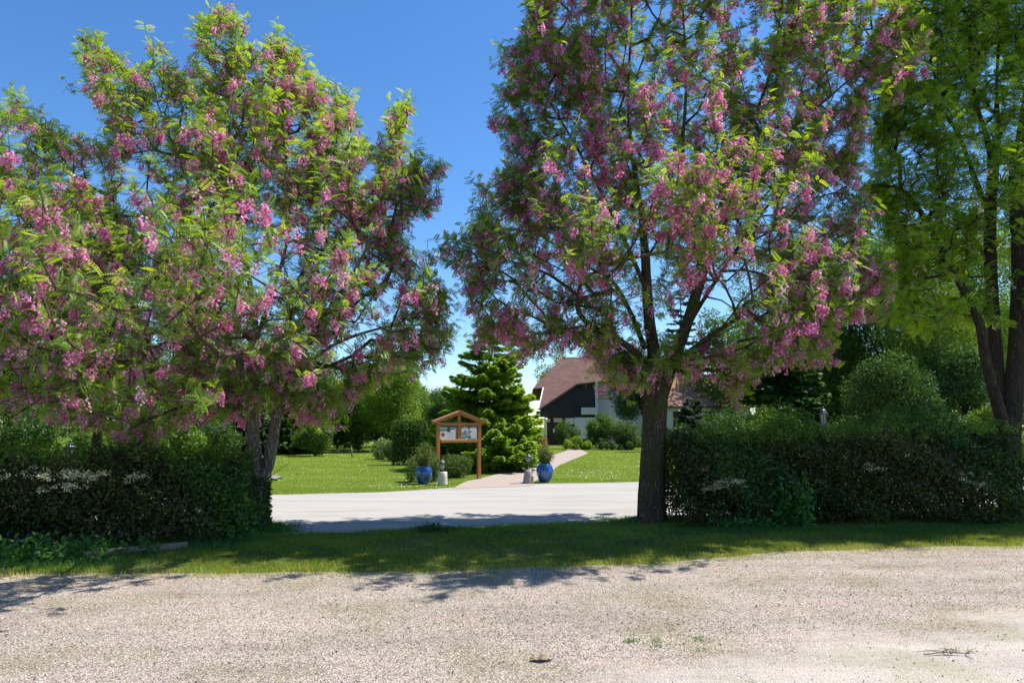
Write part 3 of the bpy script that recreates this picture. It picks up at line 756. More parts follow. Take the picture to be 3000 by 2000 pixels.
polyL = [(0, 240), (35, 212), (100, 245), (150, 300), (205, 325), (250, 290), (205, 225), (185, 140), (165, 75), (225, 70), (270, 105), (300, 150), (325, 110), (330, 62), (352, 62), (385, 110), (420, 170), (442, 130), (440, 60), (490, 8), (550, 15), (580, 70), (585, 120), (612, 60), (665, 62), (705, 110), (715, 165), (780, 215), (825, 225), (835, 290), (850, 330), (885, 260), (905, 188), (935, 190), (948, 260), (938, 340), (985, 372), (1040, 372), (1030, 440), (990, 500), (945, 525), (930, 575), (990, 590), (1005, 650), (1035, 690), (1040, 770), (1015, 850), (960, 840), (900, 870), (830, 920), (760, 955), (715, 985), (650, 930), (570, 960), (540, 985), (480, 965), (400, 1000), (300, 1050), (250, 1025), (200, 975), (100, 940), (30, 940), (-120, 900), (-190, 600), (-120, 300)]
polyL = np.array(polyL)*S2
holesL = [np.array([(145, 478), (150, 405), (175, 380), (215, 385), (262, 440), (255, 470), (190, 480)])*S2, np.array([(20, 335), (60, 330), (95, 350), (80, 385), (30, 360)])*S2,
          np.array([(560, 400), (600, 390), (640, 420), (610, 445)])*S2, np.array([(830, 300), (850, 330), (830, 350)])*S2]
flowering_tree('flowering_tree', 'pink blossoming acacia whose trunk forks low down, standing beside the left hedge', TL, (0, 1), limbsL, polyL, holesL, YL, 3.1, 3150, 21, (740, 1050, YL), M_BARK2, M_ROB, 3.0)

TR = gnd(1912, 1530)
YR = float(TR[1])
limbsR = [
 ([(1912, 1545, YR, .30), (1911, 1515, YR, .255), (1910, 1450, YR, .235), (1914, 1350, YR, .215), (1918, 1250, YR, .21), (1922, 1170, YR, .215), (1925, 1130, YR, .21), (1918, 1085, YR, .14)], None),
 ([(1922, 1140, YR, .13), (1915, 1080, YR+.05, .125), (1915, 1020, YR+.08, .112), (1905, 960, YR+.1, .105), (1896, 850, YR+.1, .095), (1890, 740, YR+.1, .080), (1880, 640, YR+.15, .06), (1860, 500, YR+.2, .045), (1840, 300, YR+.2, .03), (1850, 60, YR+.1, .02), (1850, -200, YR, .01)], 1),
 ([(1940, 1150, YR, .13), (1965, 1075, YR-.05, .12), (1998, 990, YR-.1, .105), (2032, 890, YR-.15, .095), (2058, 800, YR-.2, .09), (2072, 755, YR-.2, .075), (2095, 680, YR-.3, .055), (2130, 560, YR-.4, .045), (2190, 400, YR-.5, .034), (2260, 200, YR-.6, .024), (2300, -50, YR-.6, .012)], 1),
 ([(2055, 795, YR-.2, .06), (2040, 700, YR-.3, .052), (2018, 600, YR-.4, .045), (2000, 450, YR-.6, .034), (2010, 250, YR-.8, .024), (2000, 0, YR-.9, .014)], 1),
 ([(1905, 1120, YR, .08), (1870, 1040, YR-.2, .07), (1800, 990, YR-.5, .058), (1725, 950, YR-.9, .048), (1692, 900, YR-1.1, .042), (1700, 830, YR-1.2, .034), (1690, 720, YR-1.3, .026), (1600, 560, YR-1.4, .016), (1500, 420, YR-1.3, .01)], 1),
 ([(1890, 1020, YR, .05), (1840, 900, YR+.4, .042), (1790, 820, YR+.8, .036), (1720, 780, YR+1.1, .028), (1600, 700, YR+1.3, .018), (1450, 600, YR+1.2, .01)], 1),
 ([(1960, 1095, YR, .06), (2005, 1045, YR-.3, .05), (2060, 1000, YR-.6, .042), (2180, 920, YR-1.1, .03), (2320, 830, YR-1.4, .02), (2450, 760, YR-1.5, .012)], 1),
 ([(1900, 1130, YR, .05), (1840, 1075, YR+.4, .042), (1760, 1050, YR+.9, .034), (1640, 960, YR+1.4, .024), (1480, 900, YR+1.5, .012)], 1),
 ([(2000, 985, YR, .05), (2060, 880, YR+.5, .04), (2180, 700, YR+1.0, .03), (2330, 500, YR+1.2, .02), (2480, 350, YR+1.2, .01)], 1),
 ([(1895, 850, YR, .045), (1800, 640, YR, .034), (1700, 450, YR-.2, .024), (1580, 250, YR-.3, .012)], 1),
 ([(2130, 560, YR-.4, .035), (2300, 400, YR-.8, .026), (2470, 250, YR-1.0, .016), (2620, 130, YR-1.0, .008)], 1),
 ([(1700, 870, YR-1.1, .03), (1600, 800, YR-1.5, .022), (1480, 760, YR-1.6, .014)], 1),
]
polyR = [(1190, -10), (1205, 45), (1190, 92), (1118, 108), (1140, 160), (1165, 190), (1140, 240), (1108, 262), (1138, 300), (1165, 350), (1150, 385), (1080, 418), (1105, 460), (1085, 500), (1060, 535), (990, 562), (995, 598), (1060, 630), (1055, 690), (1085, 730), (1095, 800), (1150, 785), (1185, 830), (1235, 815), (1290, 790), (1330, 790), (1370, 850), (1420, 905), (1480, 900), (1540, 870), (1640, 850), (1655, 890), (1690, 925), (1715, 890), (1735, 920), (1755, 870), (1825, 835), (1890, 850), (1925, 790), (1915, 740), (2000, 745), (2065, 695), (2040, 610), (1990, 560), (2010, 475), (1985, 400), (2000, 330), (1995, 255), (2070, 225), (2130, 120), (2160, 70), (2100, 0), (2050, -80), (1900, -200), (1600, -300), (1350, -200), (1250, -80)]
polyR = np.array(polyR)*S2
holesR = [np.array([(1560, 600), (1600, 590), (1612, 660), (1585, 705), (1560, 680)])*S2, np.array([(1255, 690), (1330, 640), (1350, 700), (1290, 740)])*S2,
          np.array([(1640, 640), (1680, 650), (1690, 740), (1640, 760)])*S2, np.array([(1300, 860), (1290, 830), (1310, 825), (1330, 860)])*S2,
          np.array([(1770, 100), (1800, 90), (1800, 160), (1775, 160)])*S2, np.array([(1380, 480), (1430, 470), (1425, 520), (1385, 520)])*S2,
          np.array([(1240, 0), (1390, -20), (1330, 40), (1260, 30)])*S2]
flowering_tree('flowering_tree', 'large pink blossoming acacia with one thick mossy trunk, beside the right hedge', TR, (0,), limbsR, polyR, holesR, YR, 3.2, 3700, 22, (1930, 1000, YR), M_BARK, M_ROB, 3.3, soft=[([(1740, 700), (2140, 700), (2150, 1040), (1760, 1040)], .55)])

# tall false acacia far right, green with a few cream racemes
TF = gnd(2965, 1512); YF = float(TF[1])
limbsF = [
 ([(2968, 1530, YF, .26), (2966, 1500, YF, .215), (2958, 1420, YF, .19), (2955, 1330, YF, .19), (2962, 1220, YF, .17), (2975, 1080, YF, .15), (2985, 900, YF, .14), (2985, 700, YF, .125), (2975, 520, YF, .11), (3000, 350, YF, .08), (3020, 150, YF, .06), (3010, -150, YF, .04)], None),
 ([(2950, 1300, YF, .15), (2932, 1200, YF+.1, .125), (2918, 1050, YF+.2, .115), (2905, 850, YF+.25, .11), (2900, 700, YF+.3, .105), (2905, 560, YF+.3, .10), (2910, 480, YF+.3, .09), (2890, 400, YF+.3, .05), (2860, 300, YF+.3, .035), (2840, 150, YF+.3, .025), (2850, -50, YF+.3, .015)], 1),
 ([(2945, 1260, YF, .12), (2915, 1160, YF-.2, .10), (2885, 1040, YF-.3, .085), (2870, 950, YF-.35, .078), (2830, 860, YF-.4, .07), (2780, 780, YF-.4, .06), (2735, 690, YF-.4, .055), (2690, 610, YF-.4, .045), (2640, 555, YF-.4, .03), (2560, 540, YF-.4, .015)], 1),
 ([(2903, 640, YF+.3, .06), (2870, 560, YF+.2, .055), (2840, 480, YF+.1, .04), (2800, 380, YF, .03), (2720, 300, YF-.2, .018)], 1),
 ([(2906, 540, YF+.3, .05), (2925, 400, YF+.3, .04), (2920, 250, YF+.3, .03), (2930, 50, YF+.3, .02)], 1),
 ([(2900, 780, YF+.3, .04), (2800, 620, YF+1, .03), (2700, 600, YF+1.3, .025), (2560, 610, YF+1.5, .015), (2430, 640, YF+1.5, .01)], 1),
 ([(2975, 1000, YF, .07), (3080, 850, YF, .05), (3200, 600, YF, .03)], 1),
]
polyF = np.array([(2040, 0), (2060, 90), (2020, 200), (2010, 300), (1990, 420), (2000, 520), (2060, 560), (2040, 640), (2050, 700), (2030, 740), (2120, 770), (2230, 730), (2300, 780), (2420, 780), (2600, 700), (2620, 300), (2560, -200), (2300, -300), (2080, -150)])*S2
holesF = [np.array([(2190, 380), (2290, 370), (2290, 470), (2200, 470)])*S2, np.array([(2080, 400), (2160, 380), (2170, 430), (2090, 440)])*S2, np.array([(2250, 520), (2400, 480), (2400, 960), (2250, 960), (2230, 800), (2250, 640)])*S2]
flowering_tree('false_acacia', 'tall green false acacia with several dark stems rising at the right edge of the picture', TF, (0, 1), limbsF, polyF, holesF, YF, 2.6, 2900, 23, (2920, 900, YF), M_BARKD, M_ACA, .16, leafscale=1.2, flowmat=M_CREAM, front=.6, back=1.3)

# ------------------------------------------------------------------ hedges
def leaf_cloud(P, size, mat_, name, parent, r_, nrm=None, var=None, T=LEAF, F=LEAF_F, up=.5, vm=.45, vs=.2):
    n = len(P)
    d = unit(r_.normal(size=(n, 3)))
    if nrm is None: nrm = np.zeros((n, 3))
    nm = unit(nrm*.8+np.array([0, 0, up])+r_.normal(size=(n, 3))*.55)
    if var is None: var = np.clip(r_.normal(vm, vs, n), 0, 1)
    return inst_obj(name, T, F, frame(d, nm), P, size*r_.uniform(.65, 1.25, n), mat_, parent, var)

def hedge(label, A, B, wd, h0, h1, n, seed, nfl, flowspots=()):
    r_ = np.random.default_rng(seed); A = np.array(A, float); B = np.array(B, float)
    root = thing('hedge', label, 'hedge', ((A[0]+B[0])/2, (A[1]+B[1])/2, 0))
    ax = B-A; Ln = np.linalg.norm(ax); ax /= Ln; pr = np.array([-ax[1], ax[0]])
    def surf(n):
        s = r_.uniform(-.0, 1, n); th = r_.uniform(-.1, pi+.1, n)   # round the section
        hh = h0+(h1-h0)*s+.08*np.sin(s*Ln*1.7+seed)+.06*np.sin(s*Ln*4.1+1)+.045*np.sin(s*Ln*9)+.03*np.sin(s*Ln*21)
        cu = np.cos(th); su = np.clip(np.sin(th), -.2, 1)
        # superellipse section
        p_ = .55; X = np.sign(cu)*np.abs(cu)**p_*wd/2; Z = np.sign(su)*np.abs(su)**.55
        q = r_.beta(6, 1.3, n); q = np.where(r_.random(n) < .3, r_.random(n)**.5, q)
        X = X*q; Z = Z*hh*(.35+.65*q) if False else Z*hh*q
        Z = np.where(r_.random(n) < .5, r_.random(n)**.75*hh*np.abs(su)**.3, Z)
        bump = .17*np.sin(s*Ln*3.3+Z*4)*np.sin(Z*5+s*7)+.16*np.sin(s*Ln*1.35+seed+Z*1.5)+r_.normal(size=n)*.035
        X = X+np.sign(X)*bump
        nr = np.c_[pr[0]*np.sign(X), pr[1]*np.sign(X), np.full(n, .3)]
        P = np.c_[A[0]+ax[0]*s*Ln+pr[0]*X, A[1]+ax[1]*s*Ln+pr[1]*X, Z+.02]
        # rounded ends
        return P, nr, s
    P, nr, s = surf(n)
    gap = np.sin(P[:, 0]*6.1+P[:, 2]*3)*np.sin(P[:, 2]*8.3+P[:, 0]*2.2)+r_.normal(size=n)*.4
    k = (gap < 1.15) & ((P[:, 2] > .12) | (r_.random(n) < .4)); P, nr = P[k], nr[k]
    var = np.clip(r_.normal(.42, .2, len(P))+.14*np.sin(P[:, 0]*2.2)*np.sin(P[:, 2]*5+P[:, 0])+.16*np.sin(P[:, 0]*.9+P[:, 2]*1.4+seed), 0, 1)
    pm = (np.sin(P[:, 0]*1.3+seed*2+P[:, 2]*1.1)+.6*np.sin(P[:, 0]*3.1+P[:, 2]*2.3)+r_.normal(size=len(P))*.35) > .55
    leaf_cloud(P[~pm], .066, M_HEDGE, 'foliage', root, r_, nr[~pm], var[~pm], up=.35)
    leaf_cloud(P[pm], .07, M_DARKLEAF, 'green_foliage', root, r_, nr[pm], np.clip(var[pm]+.2, 0, 1), up=.35)
    # sprigs sticking out of the top and face
    SP = []
    for i in range(int(Ln*46)):
        s_ = r_.uniform(0, 1); b = A+ax*s_*Ln+pr*r_.uniform(-.45, .45)*wd; z = (h0+(h1-h0)*s_)*r_.uniform(.9, 1.0); L_ = r_.uniform(.08, .30)*(1+.9*(r_.random() < .15))
        q = r_.random(26); SP.append(np.c_[b[0]+q*r_.normal()*.12+r_.normal(size=26)*.03, b[1]+q*r_.normal()*.1+r_.normal(size=26)*.03, z+q*L_])
    leaf_cloud(np.vstack(SP), .055, M_MIDLEAF, 'new_shoot', root, r_, None, None, vm=.6)
    # stems
    mb = MB()
    for i in range(int(Ln*26)):
        s_ = r_.uniform(.02, .98); b = A+ax*s_*Ln+pr*r_.uniform(-.3, .3)*wd
        p0 = np.array([*b, 0]); p1 = p0+np.array([r_.normal()*.12, r_.normal()*.1, .5]); p2 = p1+np.array([r_.normal()*.25, r_.normal()*.22, r_.uniform(.3, .7)*h0])
        p2[2] = min(p2[2], h0*.98)
        mb.tube(smooth_path([p0, p1, p2], .25), np.linspace(.011, .003, len(smooth_path([p0, p1, p2], .25))), 5)
    mb.build('stem', M_TWIG, root, True)
    # cream flower heads: small flat umbels
    cs = []
    if nfl:
        Pf, nf_, s = surf(nfl*3); k = Pf[:, 2] > .35; Pf = Pf[k][:nfl]; cs.append(Pf)
    for (px, py, Y, sx, sy, sz, n_) in flowspots:
        c = at(px, py, Y); cs.append(c+r_.normal(size=(n_, 3))*[sx, sy, sz])
    C = np.vstack(cs); ri = np.repeat(np.arange(len(C)), 16); n2 = len(ri)
    off = r_.normal(size=(n2, 3))*[.03, .03, .012]
    leaf_cloud(C[ri]+off, .030, M_CREAM, 'blossom', root, r_, None, r_.random(n2), up=1.2)
    return root
hedge('dark clipped hedge with cream flower heads, left of the forked tree', (-10.2, 8.75), (-4.05, 10.75), 1.4, 1.32, 1.22, 80000, 31, 90,
      [(235, 1390, 8.9, .16, .1, .035, 34), (190, 1425, 8.8, .12, .1, .03, 14), (70, 1390, 8.7, .2, .1, .03, 16), (400, 1395, 9.2, .08, .1, .03, 8)])
hedge('broad dark hedge right of the thick mossy trunk', (2.75, 12.25), (8.9, 12.55), 1.55, 1.42, 1.62, 110000, 32, 110,
      [(2125, 1412, 11.3, .10, .08, .035, 26), (2080, 1425, 11.3, .08, .06, .03, 14), (2570, 1370, 11.4, .1, .08, .04, 8), (2840, 1400, 11.5, .1, .08, .05, 8)])

# ------------------------------------------------------------------ generic background plants 
def clumps_pts(C, rad, n, r_, shell=.55):
    w_ = rad**2; idx = r_.choice(len(C), n, p=w_/w_.sum())
    d = unit(r_.normal(size=(n, 3))); q = shell+(1-shell)*r_.random(n)**.5
    return C[idx]+d*(rad[idx]*q)[:, None], d, idx

def broadleaf(name, label, cat, px, Y, top, hw, seed, mat_, leaf=.10, n=16000, bot=None, trunk=.12, ncl=38, depth=None, group=None, clr=.34, vm=.45, base_px=None, flow=None):
    """px centre pixel, Y distance, top pixel, half-width in pixels, bot = pixel of crown bottom"""
    r_ = np.random.default_rng(seed); k = Y/2000
    base = at(base_px or px, 1250, Y); base[2] = 0
    ztop = at(px, top, Y)[2]; zbot = max(0.05, at(px, bot, Y)[2]) if bot else .05
    hw_ = hw*k; dp = depth or min(hw_, 4.5); hz = (ztop-zbot)/2; cx = at(px, 1250, Y)[0]
    root = thing(name, label, cat, base, 0, group)
    # clumps inside the ellipsoid, biased outward
    d = unit(r_.normal(size=(ncl, 3))); q = .35+.5*r_.random(ncl)**.6
    rad = clr*min(hw_, hz)*r_.uniform(.6, 1.25, ncl)+.12
    C = np.array([cx, Y, zbot+hz])+d*q[:, None]*np.array([hw_, dp, hz])
    C[:, 2] = np.maximum(C[:, 2], rad*.8)
    P, dr, idx = clumps_pts(C, rad, n, r_)
    P += r_.normal(size=P.shape)*.06*rad[idx][:, None]
    kk = P[:, 2] > .02; P, dr, idx = P[kk], dr[kk], idx[kk]
    cv = r_.normal(vm, .12, ncl)
    var = np.clip(cv[idx]+r_.normal(size=len(P))*.13, 0, 1)
    leaf_cloud(P, leaf, mat_, 'foliage', root, r_, dr, var, up=.45)
    mb = MB()
    if trunk:
        cz = zbot+hz
        mb.add(*sweep(smooth_path([[base[0], Y, -.05], [base[0]+r_.normal()*.06, Y, cz*.5], [cx, Y, cz*1.2]], .4), np.linspace(1.15, .35, len(smooth_path([[base[0], Y, -.05], [base[0], Y, cz*.5], [cx, Y, cz*1.2]], .4)))[:999]*trunk, 9) if False else sweep([[base[0], Y, -.05], [base[0]+r_.normal()*.05, Y, cz*.45], [cx, Y, cz*1.2]], np.array([1.25, .9, .4])*trunk, 9))
        for i in r_.choice(ncl, min(ncl, 14), replace=False):
            z0 = r_.uniform(.45, 1.0)*cz*.9; a = np.array([base[0]+(cx-base[0])*z0/(cz*1.2), Y, z0])
            mb.tube([a, (a+C[i])/2+[0, 0, .1*hz], C[i]], np.array([.4, .25, .1])*trunk, 5)
        mb.build('trunk', M_BARKD, root, True)
    else:
        for i in range(10):
            a = np.array([base[0], Y, 0]); j = r_.integers(ncl)
            mb.tube([a, (a+C[j])/2, C[j]], [.02, .014, .006], 5)
        mb.build('stem', M_TWIG, root, True)
    if flow:
        fm, nf_, fs = flow; P, dr, idx = clumps_pts(C, rad*1.03, nf_, r_, .97)
        P = P[P[:, 2] > .05]
        leaf_cloud(P, fs, fm, 'blossom', root, r_, None, None, up=.8)
    return root

SPR = np.array([(0, -.10, 0), (.55, -.22, .02), (1, 0, -.08), (.55, .22, .02), (0, .10, 0)], float); SPR_F = np.array([[0, 1, 2, 3, 4]])
def conifer(name, label, px, Y, top, hw, seed, mat_, n=16000, spray=.26, droop=.3, bot=None, pw=.85, levels=18, upcurve=.25, group=None, vm=.4, nbr=13):
    r_ = np.random.default_rng(seed); k = Y/2000
    base = at(px, 1250, Y); base[2] = 0; zt = at(px, top, Y)[2]; zb = max(.15, at(px, bot, Y)[2]) if bot else .2
    Rm = hw*k; root = thing(name, label, 'tree', base, 0, group)
    mb = MB(); mb.add(*sweep([[base[0], Y, -.05], [base[0], Y, zt*.5], [base[0], Y, zt*.97]], [.035*zt**.8+.03, .02*zt**.8, .012], 9))
    B = []; 
    for l in range(levels):
        t = (l+.5*r_.random())/levels; z = zb+(zt-zb)*t**.95
        nb = max(6, int(nbr*(1-t)**.5))
        for b in range(nb):
            a = r_.uniform(0, 2*pi); Lb = Rm*(1-t)**pw*r_.uniform(.58, 1.18)+.12
            B.append((z+r_.normal()*.05, a, Lb, r_.normal(vm, .12)))
    B = np.array(B); wts = B[:, 2]**1.6; idx = r_.choice(len(B), n, p=wts/wts.sum())
    z0, a, Lb, bv = B[idx].T
    t = r_.random(n)**.55; lat = r_.normal(size=n)*.16*Lb*(1.15-t)+r_.normal(size=n)*.03
    dx, dy = np.cos(a), np.sin(a)
    zz = z0+Lb*(-droop*t+upcurve*t*t)-np.abs(lat)*.35-r_.random(n)**2*.12*Lb*.6
    P = np.c_[base[0]+dx*Lb*t-dy*lat, Y+dy*Lb*t+dx*lat, zz]
    k_ = P[:, 2] > .04; P = P[k_]; a = a[k_]; t = t[k_]; lat = lat[k_]; bv = bv[k_]
    sg = np.sign(lat)
    d = unit(np.c_[np.cos(a)-np.sin(a)*sg*.6, np.sin(a)+np.cos(a)*sg*.6, np.full(len(a), -.35*droop*2+.1)]+r_.normal(size=(len(a), 3))*.25)
    nm = unit(np.array([0, 0, 1.])+r_.normal(size=(len(a), 3))*.4+np.c_[np.cos(a), np.sin(a), 0*a]*.4)
    var = np.clip(bv+r_.normal(size=len(a))*.09+.28*(t-.55), 0, 1)
    inst_obj('foliage', SPR, SPR_F, frame(d, nm), P, spray*r_.uniform(.6, 1.2, len(P)), mat_, root, var)
    for (z, a_, L_, _) in B[::2]:
        p = np.array([base[0], Y, z]); e = p+np.array([cos(a_)*L_*.85, sin(a_)*L_*.85, L_*(-droop*.85+upcurve*.7)])
        mb.tube([p, (p+e)/2+[0, 0, -.05*L_], e], [.018, .012, .005], 4)
    mb.build('trunk', M_BARKD, root, True)
    return root

# --- left background
G1 = 'broadleaved trees beyond the lawn'
broadleaf('broadleaf_tree', 'bright yellow green tree at the far left behind the hedge', 'tree', 20, 26, 830, 190, 101, M_LIGHTLEAF, .12, 22000, 1350, .16, 46, group=G1)
broadleaf('broadleaf_tree', 'blue green tree showing behind the left crown, next to the far left tree', 'tree', 290, 31, 900, 170, 102, M_MIDLEAF, .13, 20000, 1330, .16, 42, group=G1)
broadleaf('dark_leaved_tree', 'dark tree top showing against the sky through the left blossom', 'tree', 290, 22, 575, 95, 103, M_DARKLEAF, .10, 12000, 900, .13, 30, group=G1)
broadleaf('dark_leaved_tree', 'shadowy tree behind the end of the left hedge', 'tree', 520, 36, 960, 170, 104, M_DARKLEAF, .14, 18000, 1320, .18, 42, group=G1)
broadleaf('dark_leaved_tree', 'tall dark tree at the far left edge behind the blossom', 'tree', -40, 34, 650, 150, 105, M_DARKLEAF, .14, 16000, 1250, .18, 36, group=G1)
broadleaf('broadleaf_tree', 'mid green tree filling the gap left of the forked trunk', 'tree', 660, 44, 940, 150, 106, M_MIDLEAF, .16, 18000, 1320, .2, 42, group=G1)
broadleaf('broadleaf_tree', 'mid green tree behind and right of the forked trunk', 'tree', 900, 47, 960, 150, 107, M_MIDLEAF, .16, 20000, 1290, .2, 42, group=G1)
conifer('pine_tree', 'low dark pine on the lawn edge right of the forked trunk', 860, 42, 1170, 90, 108, M_DARKLEAF, 9000, .3, .15, 1320, .5, 9)
conifer('pine_tree', 'low dark pine seen between the stems of the forked tree', 735, 40, 1180, 75, 109, M_GREYLEAF, 7000, .3, .1, 1320, .5, 9)
broadleaf('shrub', 'leafy dark green shrub at the lawn edge, left of the small stake', 'shrub', 925, 39, 1225, 55, 110, M_MIDLEAF, .13, 8000, None, 0, 20)
broadleaf('broadleaf_tree', 'fresh green dense tree left of the notice board, behind the trellis', 'tree', 1150, 46, 1010, 105, 111, M_LIGHTLEAF, .15, 26000, 1305, .18, 52, group=G1)
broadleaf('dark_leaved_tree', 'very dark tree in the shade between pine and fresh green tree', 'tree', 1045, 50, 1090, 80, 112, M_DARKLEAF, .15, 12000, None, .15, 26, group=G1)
broadleaf('broadleaf_tree', 'pale green distant tree in the dip of the skyline', 'tree', 1262, 66, 1130, 55, 113, M_LIGHTLEAF, .2, 9000, None, .15, 24, group=G1)
broadleaf('dark_leaved_tree', 'dark tree peeping out left of the big fir', 'tree', 1310, 52, 1125, 50, 114, M_DARKLEAF, .15, 9000, None, .15, 22, group=G1)
# --- fir group behind board
conifer('fir_tree', 'broad light green fir behind the notice board', 1432, 27, 950, 172, 115, M_FIR, 150000, .17, .30, 1345, .62, 22, .34, nbr=15, vm=.52)
conifer('fir_tree', 'smaller light green fir at the right side of the broad fir', 1505, 29, 1090, 72, 116, M_FIR, 60000, .17, .22, 1345, .7, 16, .30, nbr=16, vm=.5)
conifer('spreading_juniper', 'low spreading juniper on the lawn at the foot of the fir, right of the board', 1455, 25, 1275, 80, 117, M_FIR, 14000, .18, .1, 1350, .3, 5, .25)
conifer('spreading_juniper', 'small low juniper beside the path, nearest the lamp on grey stone', 1525, 26, 1285, 48, 118, M_FIR, 9000, .17, .1, 1350, .35, 5, .25)
broadleaf('shrub', 'pinkish flowering shrub between fir and house pillar', 'shrub', 1572, 34, 1268, 28, 119, M_REDLEAF, .10, 3500, None, 0, 12)
# --- behind the house
broadleaf('blossom_tree', 'pale cream tree rising behind the brown roof', 'tree', 1640, 84, 1020, 70, 120, M_PALE, .26, 11000, 1200, .2, 30)
conifer('blue_pine', 'tall blue green conifer behind the left part of the roof', 1770, 82, 800, 85, 121, M_BLUELEAF, 15000, .4, .2, 1200, .6, 18, .2)
conifer('blue_pine', 'tall blue green conifer whose tip shows between the two main limbs', 2005, 78, 835, 70, 122, M_BLUELEAF, 12000, .4, .2, 1200, .6, 18, .2)
broadleaf('dark_leaved_tree', 'dark tree overhanging the white wall of the house', 'tree', 1862, 56, 1000, 84, 123, M_DARKLEAF, .16, 22000, 1235, .2, 40, base_px=1900)
conifer('pine_tree', 'grey green pine just right of the thick mossy trunk', 2030, 38, 1165, 50, 124, M_GREYLEAF, 8000, .22, .1, 1300, .55, 12, .25)
broadleaf('shrub', 'bluish grey shrub below the grey green pine', 'shrub', 2000, 34, 1240, 50, 125, M_BLUELEAF, .1, 5000, None, 0, 16)
broadleaf('shrub', 'fresh green shrub under the eave of the right wing', 'shrub', 2150, 36, 1225, 55, 126, M_LIGHTLEAF, .1, 7000, None, 0, 18)
# --- right background
conifer('spruce_tree', 'spruce with bright drooping tips left of the street lamp behind the right hedge', 2300, 30, 900, 155, 127, M_SPRUCE, 60000, .25, .55, 1330, .8, 18, .3)
conifer('spruce_tree', 'taller dark spruce behind the street lamp', 2440, 36, 780, 150, 128, M_SPRUCE, 50000, .28, .6, 1320, .8, 20, .3)
G2 = 'woodland trees on the right'
broadleaf('broadleaf_tree', 'mid green woodland tree between spruce and false acacia', 'tree', 2620, 33, 620, 170, 129, M_MIDLEAF, .15, 30000, 1290, .2, 56, group=G2)
broadleaf('broadleaf_tree', 'light green woodland tree behind the dark stems at the right', 'tree', 2860, 38, 520, 190, 130, M_LIGHTLEAF, .17, 30000, 1270, .2, 56, group=G2)
broadleaf('broadleaf_tree', 'tall fresh green woodland tree just right of the blossoming crown', 'tree', 2480, 34, 560, 150, 155, M_MIDLEAF, .13, 34000, 1260, .2, 60, group=G2)
broadleaf('broadleaf_tree', 'tall light green woodland tree filling the space left of the dark stems', 'tree', 2740, 29, 640, 140, 156, M_LIGHTLEAF, .11, 34000, 1250, .18, 60, group=G2)
broadleaf('dark_leaved_tree', 'dark low tree filling the space above the right hedge', 'tree', 2610, 24, 1050, 120, 131, M_DARKLEAF, .11, 18000, 1280, .12, 40, group=G2)
broadleaf('dark_leaved_tree', 'dark tree at the right edge behind the hedge end', 'tree', 2830, 27, 980, 110, 132, M_DARKLEAF, .12, 16000, 1290, .14, 40, group=G2)
broadleaf('broadleaf_tree', 'mid green tree beyond the right edge of the hedge', 'tree', 3080, 40, 700, 150, 133, M_MIDLEAF, .17, 18000, 1300, .2, 40, group=G2)
broadleaf('broadleaf_tree', 'woodland tree behind the drooping spruce tips', 'tree', 2330, 48, 700, 180, 134, M_MIDLEAF, .2, 22000, 1280, .2, 48, group=G2)
# unseen tree behind the right trunk, placed for its shadow across the lawn
broadleaf('dark_leaved_tree', 'dark tree on the lawn hidden behind the thick mossy trunk', 'tree', 1925, 46, 1110, 26, 135, M_DARKLEAF, .14, 9000, 1230, .14, 22)
# distant tree line
rr2 = np.random.default_rng(5)
for i, px in enumerate(list(range(-260, 1240, 105))+list(range(2120, 3420, 105))):
    left = px < 1300; Yd = rr2.uniform(54, 66)
    top = (rr2.uniform(930, 1060) if px < 1000 else 1130-.2*(1240-px)) if left else rr2.uniform(760, 980)
    broadleaf('woodland_tree', 'background tree in the belt of woodland closing off the garden', 'tree', px, Yd, top, rr2.uniform(75, 105), 200+i,
              (M_MIDLEAF, M_DARKLEAF, M_MIDLEAF)[i % 3], .24, 9000, None, .15, 24, group='belt of woodland at the far end')
for i, px in enumerate(list(range(-120, 700, 95))):
    broadleaf('undergrowth_bush', 'leafy bush in the undergrowth behind the left hedge', 'bush', px, rr2.uniform(21, 30), rr2.uniform(1190, 1260), rr2.uniform(60, 90), 240+i,
              (M_LIGHTLEAF, M_MIDLEAF, M_DARKLEAF)[i % 3], .10, 6500, None, 0, 16, group='bushes behind the left hedge')
for i, px in enumerate(list(range(620, 1130, 62))):
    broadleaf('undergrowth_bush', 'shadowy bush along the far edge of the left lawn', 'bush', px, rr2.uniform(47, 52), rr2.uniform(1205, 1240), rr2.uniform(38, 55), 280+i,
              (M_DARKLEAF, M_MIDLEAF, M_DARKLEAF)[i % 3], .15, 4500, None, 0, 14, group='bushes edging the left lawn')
for i, px in enumerate(list(range(2150, 3150, 110))):
    broadleaf('undergrowth_bush', 'leafy bush in the undergrowth behind the right hedge', 'bush', px, rr2.uniform(22, 30), rr2.uniform(1150, 1230), rr2.uniform(65, 90), 260+i,
              (M_DARKLEAF, M_MIDLEAF, M_DARKLEAF)[i % 3], .10, 6500, None, 0, 16, group='bushes behind the right hedge')

broadleaf('loose_bush', 'loose fresh bush growing into the hedge just right of the thick mossy trunk', 'bush', 2045, 12.0, 1262, 78, 151, M_ROSE, .055, 9000, 1480, 0, 26)
broadleaf('loose_bush', 'tall airy bush rising out of the middle of the right hedge', 'bush', 2290, 12.9, 1195, 120, 152, M_MIDLEAF, .06, 9000, 1400, 0, 26)
broadleaf('loose_bush', 'dark bush rising above the right hedge left of the dark stems', 'bush', 2690, 13.2, 1190, 130, 153, M_DARKLEAF, .06, 9000, 1400, 0, 26)
broadleaf('loose_bush', 'leafy bush rising above the left hedge near its middle', 'bush', 380, 11.2, 1285, 120, 154, M_MIDLEAF, .05, 7000, 1440, 0, 24)
